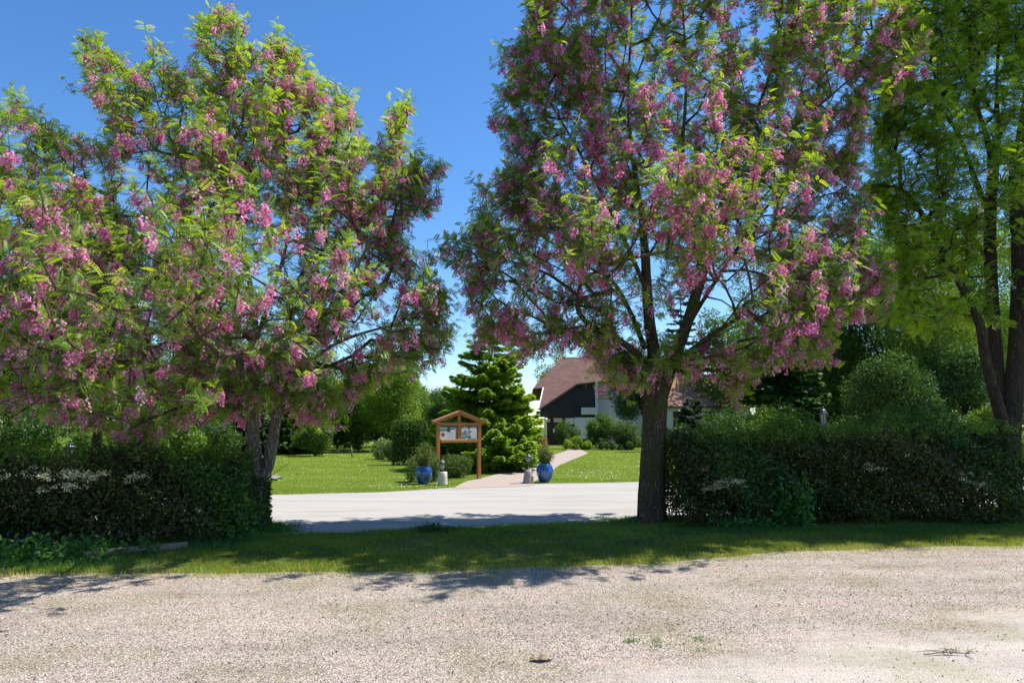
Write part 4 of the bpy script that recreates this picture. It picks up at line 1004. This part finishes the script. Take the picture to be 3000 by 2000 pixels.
# --- garden shrubs
broadleaf('shrub', 'white flowering shrub at the back of the lawn left of the rounded green bush', 'shrub', 1125, 35, 1290, 30, 140, M_LIGHTLEAF, .08, 4000, None, 0, 14, flow=(M_WHITEF, 260, .09))
broadleaf('rounded_bush', 'soft rounded dark green bush right of the white flowering shrub', 'shrub', 1166, 33.5, 1292, 30, 141, M_DARKLEAF, .05, 12000, None, 0, 5, clr=.8)
broadleaf('shrub', 'thick leafy shrub beneath the notice board', 'shrub', 1338, 22.6, 1335, 42, 142, M_ROSE, .05, 9000, None, 0, 22)
broadleaf('shrub', 'loose olive shrub to the left of the left blue pot', 'shrub', 1208, 20.6, 1345, 20, 143, M_ROSE, .045, 2500, None, 0, 12)
broadleaf('shrub', 'rust tinged shrub between the left pot and the board post', 'shrub', 1272, 20.8, 1330, 20, 144, M_ROSE, .045, 3500, None, 0, 12)
broadleaf('shrub', 'olive shrub in front of the porch of the house', 'shrub', 1662, 52, 1226, 36, 145, M_ROSE, .13, 5000, None, 0, 16)
broadleaf('shrub', 'tall glossy green shrub against the white house wall', 'shrub', 1757, 51, 1198, 42, 146, M_MIDLEAF, .13, 9000, None, 0, 20)
broadleaf('shrub', 'yellow green shrub between tall glossy shrub and thick mossy trunk', 'shrub', 1838, 50, 1228, 42, 147, M_ROSE, .13, 6000, None, 0, 18)
broadleaf('shrub', 'low hummock of green plants along the house front', 'shrub', 1690, 50, 1283, 70, 148, M_LIGHTLEAF, .12, 6000, None, 0, 22)
broadleaf('shrub', 'low dark shrub at the foot of the house behind the lawn', 'shrub', 1800, 49.5, 1285, 75, 149, M_DARKLEAF, .12, 6000, None, 0, 22)

# trellis arch overgrown with climber
def trellis():
    Y = 30.; c = at(1200, 1250, Y); root = thing('garden_trellis', 'climber covered trellis standing left of the notice board', 'trellis', (c[0], Y, 0))
    x0, x1 = at(1155, 1250, Y)[0], at(1248, 1250, Y)[0]; zt = at(1200, 1233, Y)[2]
    mb = MB()
    for x in (x0, (x0+x1)/2, x1): mb.box((x, Y, zt/2), (.06, .06, zt))
    mb.box(((x0+x1)/2, Y-.035, zt-.03), (x1-x0, .05, .05)); mb.build('frame', M_DARKDOOR, root)
    r_ = np.random.default_rng(9); n = 9000
    x = r_.uniform(x0-.05, x1+.05, n); z = zt*r_.random(n)**.8+r_.normal(size=n)*.05
    y = Y+r_.normal(size=n)*.16; P = np.c_[x, y, np.abs(z)]
    leaf_cloud(P, .085, M_DARKLEAF, 'climber', root, r_, None)
trellis()

# ------------------------------------------------------------------ house
def house():
    g = at(1680, 1250, 62); root = thing('house', 'white house with steep brown tiled roof and black boarded gable, beyond the path', 'house', (g[0], 62, 0))
    pz0, pY0 = 3.25, 60.0; tp = 1.0     # front roof plane  z = 3.25 + (Y-60)
    def onroof(px, py):
        d = ray(px, py); # H + d2*s = pz0 + (d1*s - pY0)*tp
        s = (pz0-pY0*tp-H)/(d[2]-d[1]*tp); return CAM+d*s
    A = onroof(1561, 1138); B = onroof(1593, 1135); C = onroof(1579, 1197); D = onroof(1688, 1124); E = onroof(1745, 1117)
    F_ = onroof(1900, 1117); Gp = onroof(1900, 1042); Hh = onroof(1646, 1047)
    nrm = unit(np.array([0, -1, 1.])); th = -.16*nrm
    def part(name, mb, m_): # objects aligned with the roof slope for the tile courses
        return mb.build(name, m_, root)
    mb = MB()
    # roof plane as quads/triangles (thick)
    for T3 in ([A, B, Hh], [B, D, Hh], [B, C, D], [Hh, D, E], [Hh, E, Gp], [E, F_, Gp]):
        mb.slab(T3, th)
    # back slope
    back = lambda p: np.array([p[0], 2*Gp[1]-p[1], p[2]])
    mb.slab([Hh, Gp, np.array([Gp[0], Gp[1]+4, Gp[2]-4]), np.array([A[0], Gp[1]+4, Gp[2]-4])], -.16*unit(np.array([0, 1, 1.])))
    mb.slab([A, Hh, np.array([A[0], Gp[1]+4, Gp[2]-4])], (0, 0, -.15))
    roof = mb.build('roof', M_ROOF, root)
    # white verge board on the low left corner
    mb = MB(); mb.beam(B+[-.06, -.04, -.02], C+[-.06, -.04, -.02], .10, .16, .01); mb.build('verge_board', M_WHITEPAINT, root)
    # gutter / edge along the diagonal
    mb = MB(); mb.beam(C+[0, -.08, -.1], D+[0, -.08, -.1], .07, .16, .01); mb.beam(D+[0, -.08, -.1], E+[0, -.08, -.1], .07, .16, .01); mb.build('barge_board', M_DARKDOOR, root)
    # black boarded gable below the diagonal
    zf = at(1640, 1221, 60)[2]
    gab = lambda p: np.array([p[0], p[1]+.45, p[2]+.45-.20])
    W1 = gab(C)+[.12, 0, 0]; W2 = gab(D); W3 = gab(E)
    mb = MB(); off = (.05, .12, 0)
    mb.slab([W1, W2, W3, [W3[0], W3[1], zf], [W2[0], W2[1]-.0, zf], [W1[0], W1[1], zf]], off) if False else None
    mb.slab([W1, W2, [W2[0], W2[1], zf], [W1[0], W1[1], zf]], off)
    mb.slab([W2+[.003, 0, 0], W3, [W3[0], W3[1], zf], [W2[0]+.003, W2[1], zf]], (0, .12, 0)); mb.build('gable_wall', M_BOARD, root)
    # ground floor under the overhang: recessed, dark timber and white panels
    yb = W1[1]+2.2
    mb = MB(); xl = W1[0]+.5; xr = W3[0]
    mb.box(((xl+xr)/2, yb, zf/2+.2), (xr-xl, .25, zf+.4)); mb.build('ground_floor_wall', M_DARKDOOR, root)
    mb = MB(); mb.box((W3[0]-1.05, W3[1]-.9, zf*.42), (1.9, .3, zf*1.15)); mb.box((W3[0]-.75, W3[1]-.9, zf*1.15+.15), (1.3, .3, .55)); mb.build('garden_wall', M_WHITEWALL, root)
    mb = MB(); mb.box((W3[0]-.65, W3[1]-.9, zf*1.15+.46), (1.4, .36, .08)); mb.build('wall_coping', M_WHITEPAINT, root)
    for (a0, b0, a1, b1) in ((1604, 1226, 1612, 1236), (1622, 1224, 1647, 1236), (1656, 1224, 1690, 1242), (1620, 1255, 1631, 1266)):
        p = at(a0, b0, yb-.2); q = at(a1, b1, yb-.2)
        mb = MB(); mb.box(((p[0]+q[0])/2, yb-.16, (p[2]+q[2])/2), (q[0]-p[0], .05, p[2]-q[2])); fr = mb.build('window', M_WHITEPAINT, root)
        mb = MB(); mb.box(((p[0]+q[0])/2, yb-.2, (p[2]+q[2])/2), ((q[0]-p[0])*.86, .03, (p[2]-q[2])*.78)); mb.build('pane', M_PANE, fr)
    # white posts
    p = at(1598, 1224, 58.9)
    mb = MB(); mb.lathe([(.13, 0), (.125, p[2]-.25), (.16, p[2]-.2), (.16, p[2]+.02)], (p[0], 58.9, 0), 16); mb.build('pillar', M_WHITEWALL, root, True)
    mb = MB(); mb.box((at(1590, 1210, 59.6)[0], 59.9, zf+.25), (1.1, .5, .5)); mb.build('porch_beam', M_BOARD, root)
    p = at(1750, 1118, 59.6)
    mb = MB(); mb.box((p[0], 60.2, p[2]/2), (.22, .22, p[2]+.1)); mb.build('pillar', M_WHITEWALL, root)
    # tall white wall at right with windows
    xw0 = at(1742, 1200, 63)[0]; xw1 = at(1905, 1200, 63)[0]; zz = 6.6
    mb = MB(); mb.box(((xw0+xw1)/2, 64.0, zz/2), (xw1-xw0, .3, zz)); mb.build('wall', M_WHITEWALL, root)
    mb = MB(); mb.box(((xw0+xw1)/2+1.1, 62.2, zz/2-.5), ((xw1-xw0)-2.6, .3, zz-.8)); mb.build('wall', M_WHITEWALL, root)
    # back body
    mb = MB(); mb.box(((A[0]+Gp[0])/2+.8, Gp[1]+1.2, 2.2), (Gp[0]-A[0]-2.2, 5.0, 4.4)); mb.build('wall', M_WHITEWALL, root)
    # red balcony rail between post and wall
    mb = MB()
    a = at(1753, 1148, 60.6); b = at(1790, 1168, 60.6)
    for z in (a[2], (a[2]+b[2])/2, b[2]): mb.box(((a[0]+b[0])/2, 60.6, z), (b[0]-a[0], .06, .06))
    for i in range(5):
        x = a[0]+(b[0]-a[0])*(i+.5)/5; mb.beam((x-.09, 60.56, b[2]), (x+.09, 60.56, a[2]), .04, .03, 0)
    mb.build('balcony_rail', M_RED, root)
    p = at(1868, 1215, 61.9)
    mb = MB(); mb.box((p[0], 62.0, 2.3), (1.0, .06, 1.3)); fr = mb.build('window', M_WHITEPAINT, root)
    mb = MB(); mb.box((p[0], 61.95, 2.3), (.86, .05, 1.14)); mb.build('pane', M_PANE, fr)
    # chimney
    mb = MB(); mb.box((Gp[0]-3.2, Gp[1]+.3, Gp[2]+.3), (.6, .6, 1.3)); mb.box((Gp[0]-3.2, Gp[1]+.3, Gp[2]+.97), (.72, .72, .1)); mb.build('chimney', M_ROOF2, roof)
house()
def wing():
    Y = 56.; x0 = at(1935, 1200, Y)[0]; x1 = at(2215, 1200, Y)[0]; ze = at(2000, 1189, Y)[2]; zr = at(2000, 1095, Y+2.6)[2]
    root = thing('farm_wing', 'long low building with pinkish tiled roof right of the thick mossy trunk', 'house', ((x0+x1)/2, Y+2, 0))
    mb = MB(); mb.box(((x0+x1)/2, Y+2.5, ze/2), (x1-x0-.6, 4, ze)); mb.build('wall', M_WHITEWALL, root)
    mb = MB(); n1 = unit(np.array([0, -(zr-ze), 3.]))
    mb.slab([(x0, Y, ze), (x1, Y, ze), (x1, Y+3, zr), (x0, Y+3, zr)], -.14*n1)
    mb.slab([(x0, Y+3.01, zr), (x1, Y+3.01, zr), (x1, Y+6, ze), (x0, Y+6, ze)], -.14*n1*[1, -1, 1]); mb.build('roof', M_ROOF2, root)
    mb = MB(); mb.tube([(x0, Y-.06, ze-.08), (x1, Y-.06, ze-.08)], [.07, .07], 8); mb.build('gutter', M_IRON, root)
    for px in (2084, 1990):
        x = at(px, 1200, Y)[0]
        mb = MB(); mb.box((x, Y+.46, 1.9), (.8, .06, 2.0)); w_ = mb.build('window', M_DARKDOOR, root)
        mb = MB(); mb.box((x, Y+.42, 1.9), (.62, .04, 1.8)); mb.build('pane', M_PANE, w_)
wing()

# ------------------------------------------------------------------ notice board
def board():
    Y = 21.0; k = Y/2000
    b = gnd(1343, 1407); Y = float(b[1])
    root = thing('notice_board', 'orange wooden notice board with small gable roof and two posters', 'notice board', (b[0], Y, 0), R(30))
    s = Y/2000/cos(R(30))
    hx = lambda px: (px-1343)*s
    hz = lambda py: float(at(1343, py, Y)[2])
    pw = .105
    def P(mb, name, m_=M_WOOD, par=root): return mb.build(name, m_, par, world=False)
    for px in (1286, 1400):
        mb = MB(); mb.box((hx(px), 0, hz(1240)/2), (pw, pw, hz(1240)), bev=.008); po = P(mb, 'post')
        mb = MB(); mb.box((hx(px), 0, .05), (pw+.02, pw+.02, .10)); P(mb, 'post_shoe', M_STONEG, po)
    mb = MB(); mb.box((hx(1343), 0, (hz(1239)+hz(1288))/2), (pw*.95, pw*.9, hz(1239)-hz(1288)), bev=.008); P(mb, 'centre_post')
    mb = MB(); mb.box((hx(1343), -.012, hz(1241.5)), (hx(1402)-hx(1283), pw*1.12, .085), bev=.008); P(mb, 'beam')
    mb = MB(); mb.box((hx(1343), -.012, hz(1291)), (hx(1394)-hx(1292), pw*.8, .095), bev=.008); P(mb, 'rail')
    mb = MB(); mb.box((hx(1343), 0, (hz(1237)+hz(1214))/2), (pw*.8, pw*.8, hz(1214)-hz(1237)), bev=.006); P(mb, 'king_post')
    for sg in (-1, 1):
        mb = MB(); a = (hx(1343+sg*70), 0, hz(1239)+.01); c = (hx(1343)+sg*.001, 0, hz(1208.5))
        mb.beam(a, c, .085, pw*1.7, .006); P(mb, 'rafter')
        mb = MB(); up = .055
        mb.beam((a[0]*1.03, 0, a[2]+up-.012), (c[0], 0, c[2]+up), .02, pw*2.3, .002); P(mb, 'roof_board')
    def panel(x0, x1, y0, y1):
        X0, X1, Z1, Z0 = hx(x0), hx(x1), hz(y0), hz(y1)
        mb = MB(); mb.box(((X0+X1)/2, .0, (Z0+Z1)/2), (X1-X0, .02, Z1-Z0)); return P(mb, 'poster', M_PAPER), X0, X1, Z0, Z1
    def patch(par, b, fx0, fx1, fz0, fz1, m_, y=-.013, nm='printed_area'):
        _, X0, X1, Z0, Z1 = b; w_, h_ = X1-X0, Z1-Z0
        mb = MB(); mb.box((X0+w_*(fx0+fx1)/2, y, Z0+h_*(fz0+fz1)/2), (w_*(fx1-fx0), .004, h_*(fz1-fz0))); return P(mb, nm, m_, par)
    r_ = np.random.default_rng(5)
    b1 = panel(1291, 1336, 1247, 1287)
    patch(b1[0], b1, 0, 1, .84, 1, M_INK_DARK); patch(b1[0], b1, .0, .42, .80, .90, M_INK_PALE, -.017); patch(b1[0], b1, .62, .9, .72, .93, M_INK_GREY, -.017)
    patch(b1[0], b1, 0.02, .6, .62, .79, M_INK_GREEN); patch(b1[0], b1, .42, .62, .56, .86, M_INK_DARK, -.015)
    patch(b1[0], b1, .94, 1.02, .05, .8, M_WOOD, -.016, 'edge_strip')
    _, X0, X1, Z0, Z1 = b1
    mb = MB(); mb.box((X0+.04+.06, -.016, Z0+.12), (.13, .004, .25)); card = P(mb, 'card', M_PAPER, b1[0])
    mb = MB(); c_ = [(cos(a)*.055, sin(a)*.065) for a in np.arange(20)*2*pi/20]
    V = np.array([(X0+.10+u, -.0205, Z0+.15+v) for u, v in c_]); mb.add(V, [list(range(20))]); P(mb, 'red_disc', M_INK_RED, b1[0])
    mb = MB()
    for i in range(7): mb.box((X0+(X1-X0)*.66, -.0125, Z0+(Z1-Z0)*(.12+.07*i)), ((X1-X0)*r_.uniform(.25, .42), .003, .006))
    P(mb, 'printed_lines', M_INK_TEXT, b1[0])
    b2 = panel(1350, 1393, 1247, 1286); _, X0, X1, Z0, Z1 = b2
    patch(b2[0], b2, 0, 1, .82, 1, M_INK_DARK); patch(b2[0], b2, .05, .35, .86, .91, M_PAPER, -.017); patch(b2[0], b2, .04, .28, .78, .81, M_INK_GREY, -.017)
    for i in range(22):
        cx_, cz_ = r_.uniform(.08, .55), r_.uniform(.08, .62); sz = r_.uniform(.04, .11)
        patch(b2[0], b2, max(.02, cx_-sz), cx_+sz, max(.02, cz_-sz*.8), cz_+sz*.8, [M_INK_GREEN, M_INK_PALE, M_INK_GREEN, M_INK_GREY][i % 4], -.013-.0012*(i % 5)-.00012*i, 'map_patch')
    patch(b2[0], b2, .42, .50, .75, .98, M_INK_RED, -.021, 'red_mark'); patch(b2[0], b2, .435, .475, .35, .75, M_INK_RED, -.022, 'red_mark')
    mb = MB()
    for i in range(9):
        x = X0+(X1-X0)*(.62+.036*i); mb.beam((x, -.018, Z0+(Z1-Z0)*.80), (x+(.012 if i % 2 else -.01), -.018, Z0+(Z1-Z0)*r_.uniform(.9, .97)), .007, .004, 0)
    P(mb, 'white_lettering', M_PAPER, b2[0])
    mb = MB()
    for i in range(8): mb.box((X0+(X1-X0)*.8, -.0125, Z0+(Z1-Z0)*(.1+.08*i)), ((X1-X0)*r_.uniform(.15, .3), .003, .005))
    P(mb, 'printed_lines', M_INK_TEXT, b2[0])
board()

# ------------------------------------------------------------------ pots with plants, lamps
def pot(label, px, py):
    g = gnd(px, py); root = thing('garden_pot', label, 'plant pot', g, 0, 'blue glazed pots flanking the path')
    s = g[1]/2000*49/2; Hh = s*2.22
    prof = [(.50, 0), (.55, .03), (.68, .25), (.84, .6), (.95, .95), (1.0, 1.3), (.98, 1.6), (.89, 1.88), (.76, 2.05), (.69, 2.12), (.74, 2.15), (.75, 2.2), (.69, 2.22), (.64, 2.16), (.62, 1.98)]
    V = [(r*s, z*s) for r, z in prof]
    mb = MB(); mb.lathe(V, (0, 0, 0), 40, cap=False); mb.lathe([(.01, 0.004), (.48*s, .004)], (0, 0, 0), 40, cap=False); mb.build('pot', M_BLUE, root, True, world=False)
    mb = MB(); mb.lathe([(.001, 2.02*s), (.64*s, 2.0*s)], (0, 0, 0), 24, cap=False); mb.build('soil', M_DARKDOOR, root, world=False)
    return g, s
g1, s1 = pot('blue glazed pot left of the notice board', 1241, 1419)
g2, s2 = pot('blue glazed pot right of the path beside the grey stone lamp', 1596, 1413)
def rose(label, g, s, wpx, hpx, seed, dx=0):
    r_ = np.random.default_rng(seed); k = g[1]/2000; z0 = 2.0*s
    root = thing('potted_shrub', label, 'shrub', (g[0], g[1], z0), 0, 'small shrubs growing in the blue pots')
    mb = MB(); P = []; tips = []
    for i in range(34):
        a = r_.uniform(0, 2*pi); rr = wpx*k/2*r_.random()**.6; hz_ = hpx*k*r_.uniform(.45, 1.0)*(1-.35*(rr/(wpx*k/2))**2)
        p0 = np.array([g[0]+cos(a)*.05, g[1]+sin(a)*.05, z0-.02]); e = np.array([g[0]+dx+cos(a)*rr, g[1]+sin(a)*rr, z0+hz_])
        m_ = (p0+e)/2+[0, 0, .05]; pts = smooth_path([p0, m_, e], .05); mb.tube(pts, np.linspace(.006, .002, len(pts)), 4)
        q = r_.uniform(.25, 1.03, 115); ii = (q*(len(pts)-1)).astype(int).clip(0, len(pts)-1)
        P.append(pts[ii]+r_.normal(size=(115, 3))*.045)
    mb.build('stem', M_TWIG, root, True); P = np.vstack(P)
    leaf_cloud(P, .045, M_ROSE, 'foliage', root, r_, None, None, vm=.55, vs=.24)
rose('loose rust tipped rose bush growing in the left blue pot', g1, s1, 72, 78, 51)
rose('rounded bushy plant growing in the right blue pot', g2, s2, 58, 66, 52)

def lamp(label, px, py, kind):
    g = gnd(px, py); k = g[1]/2000; root = thing('path_lamp', label, 'lamp', g, 0, 'low path lamps on stone blocks')
    r_ = np.random.default_rng(60+px)
    if kind == 0:
        hb = 38*k; mb = MB(); mb.lathe([(14*k, 0), (13.6*k, .1*hb), (13*k, .6*hb), (12.6*k, .96*hb), (11.6*k, hb)], (0, 0, 0), 22, jit=.02, r_=r_)
        mb.build('stone_base', M_STONEW, root, True, world=False); x0 = -3*k; zt = 38*k; st = .0
    else:
        hb = 40*k; mb = MB(); mb.lathe([(16.5*k, 0), (15*k, .15*hb), (13.2*k, .5*hb), (11.5*k, .8*hb), (9*k, .97*hb), (6*k, hb)], (0, 0, 0), 18, jit=.06, r_=r_)
        base = mb.build('stone_base', M_STONEG, root, True, world=False)
        mb = MB(); mb.box((12*k, -6*k, 14*k), (6*k, 8*k, 18*k), bev=.02); mb.box((11*k, -2*k, 34*k), (8*k, 7*k, 6*k), bev=.02); mb.build('knob', M_STONEG, base, world=False)
        x0 = 0; zt = 40*k; st = 16*k
    mb = MB(); mb.lathe([(5*k, zt-.005), (4.6*k, zt+.02), (1.6*k, zt+.03), (1.5*k, zt+st+3*k), (5*k, zt+st+4.5*k), (6*k, zt+st+6*k)], (x0, 0, 0), 14); mb.build('stem', M_IRON, root, True, world=False)
    z1 = zt+st+6*k; hh = (20 if kind == 0 else 14)*k
    mb = MB(); mb.lathe([(4.8*k, z1), (6.8*k, z1+hh*.35), (7.2*k, z1+hh)], (x0, 0, 0), 16); ln = mb.build('glass', M_GLASSW, root, True, world=False)
    mb = MB()
    for a in np.arange(6)*pi/3: mb.tube([(x0+6*k*cos(a), 6*k*sin(a), z1), (x0+7.6*k*cos(a), 7.6*k*sin(a), z1+hh)], [.006, .006], 5)
    mb.lathe([(5.5*k, z1-.004), (6.4*k, z1+.012)], (x0, 0, 0), 16); mb.build('cage', M_IRON, root, world=False)
    mb = MB(); mb.lathe([(11*k, z1+hh), (10.5*k, z1+hh+1.5*k), (6*k, z1+hh+5*k), (2*k, z1+hh+7.5*k), (1.6*k, z1+hh+9.5*k), (.2*k, z1+hh+10*k)], (x0, 0, 0), 20); mb.build('lamp_hood', M_IRON, root, True, world=False)
lamp('small path lamp on a white stone drum beside the left pot', 1297, 1421, 0)
lamp('small path lamp on a rough grey stone beside the right pot', 1548, 1416, 1)

# little white marker next to left lamp
g = gnd(1276, 1405); k = g[1]/2000
root = thing('white_marker', 'small white hooped marker between left pot and white stone lamp', 'garden marker', g)
mb = MB(); mb.box((0, 0, 10*k), (8*k, .03, 20*k), bev=.01); mb.build('plate', M_WHITEPAINT, root, world=False)
mb = MB()
for z in (5, 10, 15): mb.box((0, -.02, z*k), (4.5*k, .012, 2.2*k))
mb.build('slots', M_INK_DARK, root, world=False)
# stake on lawn
g = gnd(1032, 1340); k = g[1]/2000
root = thing('wooden_stake', 'short dark stake standing on the left lawn', 'stake', g)
mb = MB(); mb.tube([(0, 0, -.02), (-.05, 0, .35), (-.09, 0, .62)], [.045, .04, .035], 8); mb.build('shaft', M_WOODG, root, True, world=False)
mb = MB(); mb.tube([(-.085, 0, .60), (-.09, 0, .66)], [.05, .046], 8); mb.build('cap', M_DARKDOOR, root, True, world=False)
# stones on lawn edge near left
def rock(label, px, py, wpx, hpx, seed):
    r_ = np.random.default_rng(seed); g = gnd(px, py); k = g[1]/2000; n = 14; mb = MB()
    V = []; F = []
    for i in range(7):
        ph = pi/2*i/6
        for j in range(n):
            a = 2*pi*j/n; rr = cos(ph)**.6*(1+.16*r_.normal()); V.append((wpx*k/2*rr*cos(a), wpx*k/2.6*rr*sin(a), hpx*k*sin(ph)*(1+.08*r_.normal())))
    for i in range(6):
        for j in range(n): F.append([i*n+j, i*n+(j+1) % n, (i+1)*n+(j+1) % n, (i+1)*n+j])
    V = np.array(V)+g; mb.add(V, F); o = mb.build('garden_stone', M_STONEG, None, False); tag(o, label, 'stone')
rock('flat grey stone on the lawn just right of the forked trunk', 803, 1408, 44, 15, 71)
rock('small grey stone beside the flat stone, half behind the forked trunk', 783, 1410, 22, 10, 72)

# street lamps above the hedges
def street_lamp(label, px, Y, ytop, ybot):
    k = Y/2000; zt = at(px, ytop, Y)[2]; zb = at(px, ybot, Y)[2]; x = at(px, ytop, Y)[0]
    root = thing('street_lamp', label, 'lamp', (x, Y, 0), 0, 'lantern posts behind the hedges'); h = zt-zb
    mb = MB(); mb.lathe([(.09, 0), (.085, .25), (.045, .32), (.04, zb-.12), (.07, zb-.08), (.04, zb-.04), (.07, zb)], (0, 0, 0), 14); mb.build('post', M_IRON, root, True, world=False)
    mb = MB(); mb.lathe([(.05, zb), (.078, zb+h*.62)], (0, 0, 0), 6); mb.build('glass', M_GLASSW, root, world=False)
    mb = MB()
    for a in np.arange(6)*pi/3: mb.tube([(.056*cos(a), .056*sin(a), zb), (.085*cos(a), .085*sin(a), zb+h*.62)], [.014, .014], 5)
    mb.build('cage', M_IRON, root, world=False)
    mb = MB(); mb.lathe([(.115, zb+h*.62), (.11, zb+h*.66), (.06, zb+h*.84), (.03, zb+h*.9), (.02, zt), (.002, zt+.02)], (0, 0, 0), 6); mb.build('lamp_hood', M_IRON, root, world=False)
street_lamp('black lantern post rising behind the right hedge', 2411, 17, 1192, 1248)
street_lamp('black lantern post rising behind the left hedge', 208, 14, 1290, 1344)

# log lying in the grass at left
a = gnd(158, 1648); b = gnd(548, 1614); c = (a+b)/2
r_ = np.random.default_rng(81)
root = thing('wooden_log', 'long thin weathered log lying in the grass before the left hedge', 'log', c)
pts = smooth_path([a+[0, 0, .055], c+[0, .05, .06], b+[0, 0, .065]], .15)
mb = MB(); V, F = sweep(pts, np.linspace(.05, .062, len(pts)), 14, .03, r_); mb.add(V, F); mb.build('log_shaft', M_WOODG, root, True)

# ivy on left trunk foot, leafy weeds
def weeds(name, label, px, py, wx, wy, hh, n, seed, size=.05, m_=M_WEED, cat='plant'):
    r_ = np.random.default_rng(seed); g = gnd(px, py); root = thing(name, label, cat, g)
    mb = MB(); P = []
    for i in range(n):
        b0 = g+np.array([np.clip(r_.normal(), -1.8, 1.8)*wx, np.clip(r_.normal(), -1.8, 1.8)*wy, 0]); e = b0+np.array([r_.normal()*.06, r_.normal()*.06, hh*r_.uniform(.4, 1)])
        mb.tube([b0, (b0+e)/2+[.01, 0, 0], e], [.004, .003, .002], 4)
        q = r_.uniform(.15, 1.02, 26); P.append(b0+(e-b0)*q[:, None]+r_.normal(size=(26, 3))*[.05, .05, .02])
    mb.build('stem', M_WEED, root); leaf_cloud(np.vstack(P), size, m_, 'foliage', root, r_, None, None, T=LEAF6, F=LEAF6_F, vm=.5)
weeds('nettle_clump', 'bright green leafy weeds at the foot of the forked tree', 672, 1580, .22, .12, .62, 34, 91, .085)
weeds('nettle_clump', 'leafy weeds before the far left part of the hedge', 110, 1655, .4, .12, .38, 36, 92, .07)
weeds('nettle_clump', 'low weeds at the foot of the left hedge behind the log', 320, 1628, .35, .1, .3, 16, 93, .06)
weeds('bramble', 'bright leafed bramble growing out of the right hedge near its middle', 2330, 1548, .16, .08, .85, 22, 94, .10)
weeds('bramble', 'leafy weeds at the foot of the right hedge beside the thick trunk', 2180, 1553, .3, .08, .3, 18, 95, .06)
weeds('clover_tuft', 'dark tuft of clover in the middle of the grass strip', 1275, 1560, .16, .07, .12, 36, 96, .045, M_DARKLEAF)
# ivy
r_ = np.random.default_rng(97); root = thing('ivy', 'dark ivy climbing the lower trunk of the forked tree', 'climbing plant', TL)
n = 2600; z = r_.random(n)**1.2*.85; a = r_.uniform(0, 2*pi, n); rr = .165+.05*r_.random(n)-.03*z+.05*np.exp(-z*6)
P = np.c_[TL[0]-.01+np.cos(a)*rr, TL[1]+np.sin(a)*rr, z]
leaf_cloud(P, .06, M_DARKLEAF, 'foliage', root, r_, np.c_[np.cos(a), np.sin(a), 0*a], T=LEAF6, F=LEAF6_F)
mb = MB()
for i in range(7):
    a0 = r_.uniform(0, 2*pi); pts = [(TL[0]+cos(a0+.3*t)*(.165-.02*t), TL[1]+sin(a0+.3*t)*(.165-.02*t), t*.8) for t in np.linspace(0, 1, 7)]
    mb.tube(pts, [.006]*7, 5)
mb.build('stem', M_TWIG, root, True)

# weeds in the gravel, dead leaf, twigs
r_ = np.random.default_rng(98); Ps = []
for (px, py, sx, sy, n_) in [(1850, 1876, 14, 3, 60), (1915, 1880, 20, 8, 70), (2045, 1868, 8, 4, 40), (2060, 1900, 10, 3, 20), (1960, 1862, 60, 14, 60), (1300, 1810, 260, 30, 300), (1700, 1800, 200, 30, 160), (2100, 1690, 300, 20, 160), (2400, 1620, 300, 8, 400), (900, 1690, 300, 6, 300)]:
    Ps.append(gnd(r_.normal(px, sx, n_), r_.normal(py, sy, n_), .008))
Ps = np.vstack(Ps)
tag(leaf_cloud(Ps, .022, M_WEED, 'gravel_weeds', None, r_, None, up=1.5), 'tiny green weeds sprouting through the gravel', kind='stuff')
g = gnd(1585, 1935); root = thing('dead_leaf', 'curled brown dead leaf lying on the gravel at the bottom centre', 'leaf', g)
mb = MB(); V = []; F = []
for i in range(9):
    t = i/8-.5
    for j in range(5):
        s_ = j/4-.5; wd = .05*cos(t*pi)**.6+.002
        V.append((t*.15, s_*wd*1.6, .012+.5*wd*abs(s_)*1.4+.012*sin(t*9)+.004*r_.normal()))
for i in range(8):
    for j in range(4): F.append([i*5+j, (i+1)*5+j, (i+1)*5+j+1, i*5+j+1])
mb.add(np.array(V)+g, F); M_DEAD = simple('dead_leaf_brown', (.22, .16, .10), .8, .4, 40)
mb.build('blade', M_DEAD, root, True); mb = MB(); mb.tube([g+[.07, 0, .012], g+[.10, .01, .015]], [.002, .0015], 5); mb.build('stalk', M_TWIG, root)
g = gnd(2790, 1918); root = thing('twig_bundle', 'broken bare twig with side shoots lying on the gravel at lower right', 'twig', g)
mb = MB(); mb.tube(smooth_path([g+[-.22, -.02, .012], g+[-.05, .0, .02], g+[.12, -.01, .015]], .04), .004, 5)
for i in range(16):
    p = g+np.array([r_.uniform(-.05, .12), r_.normal()*.015, .015]); e = p+np.array([r_.normal()*.06, r_.normal()*.06, r_.uniform(.0, .05)])
    mb.tube([p, (p+e)/2+[0, 0, .01], e], [.003, .0022, .0015], 4)
M_TWIGR = simple('reddish_twig', (.20, .12, .10), .8, .3, 30)
mb.build('main_twig', M_TWIGR, root)
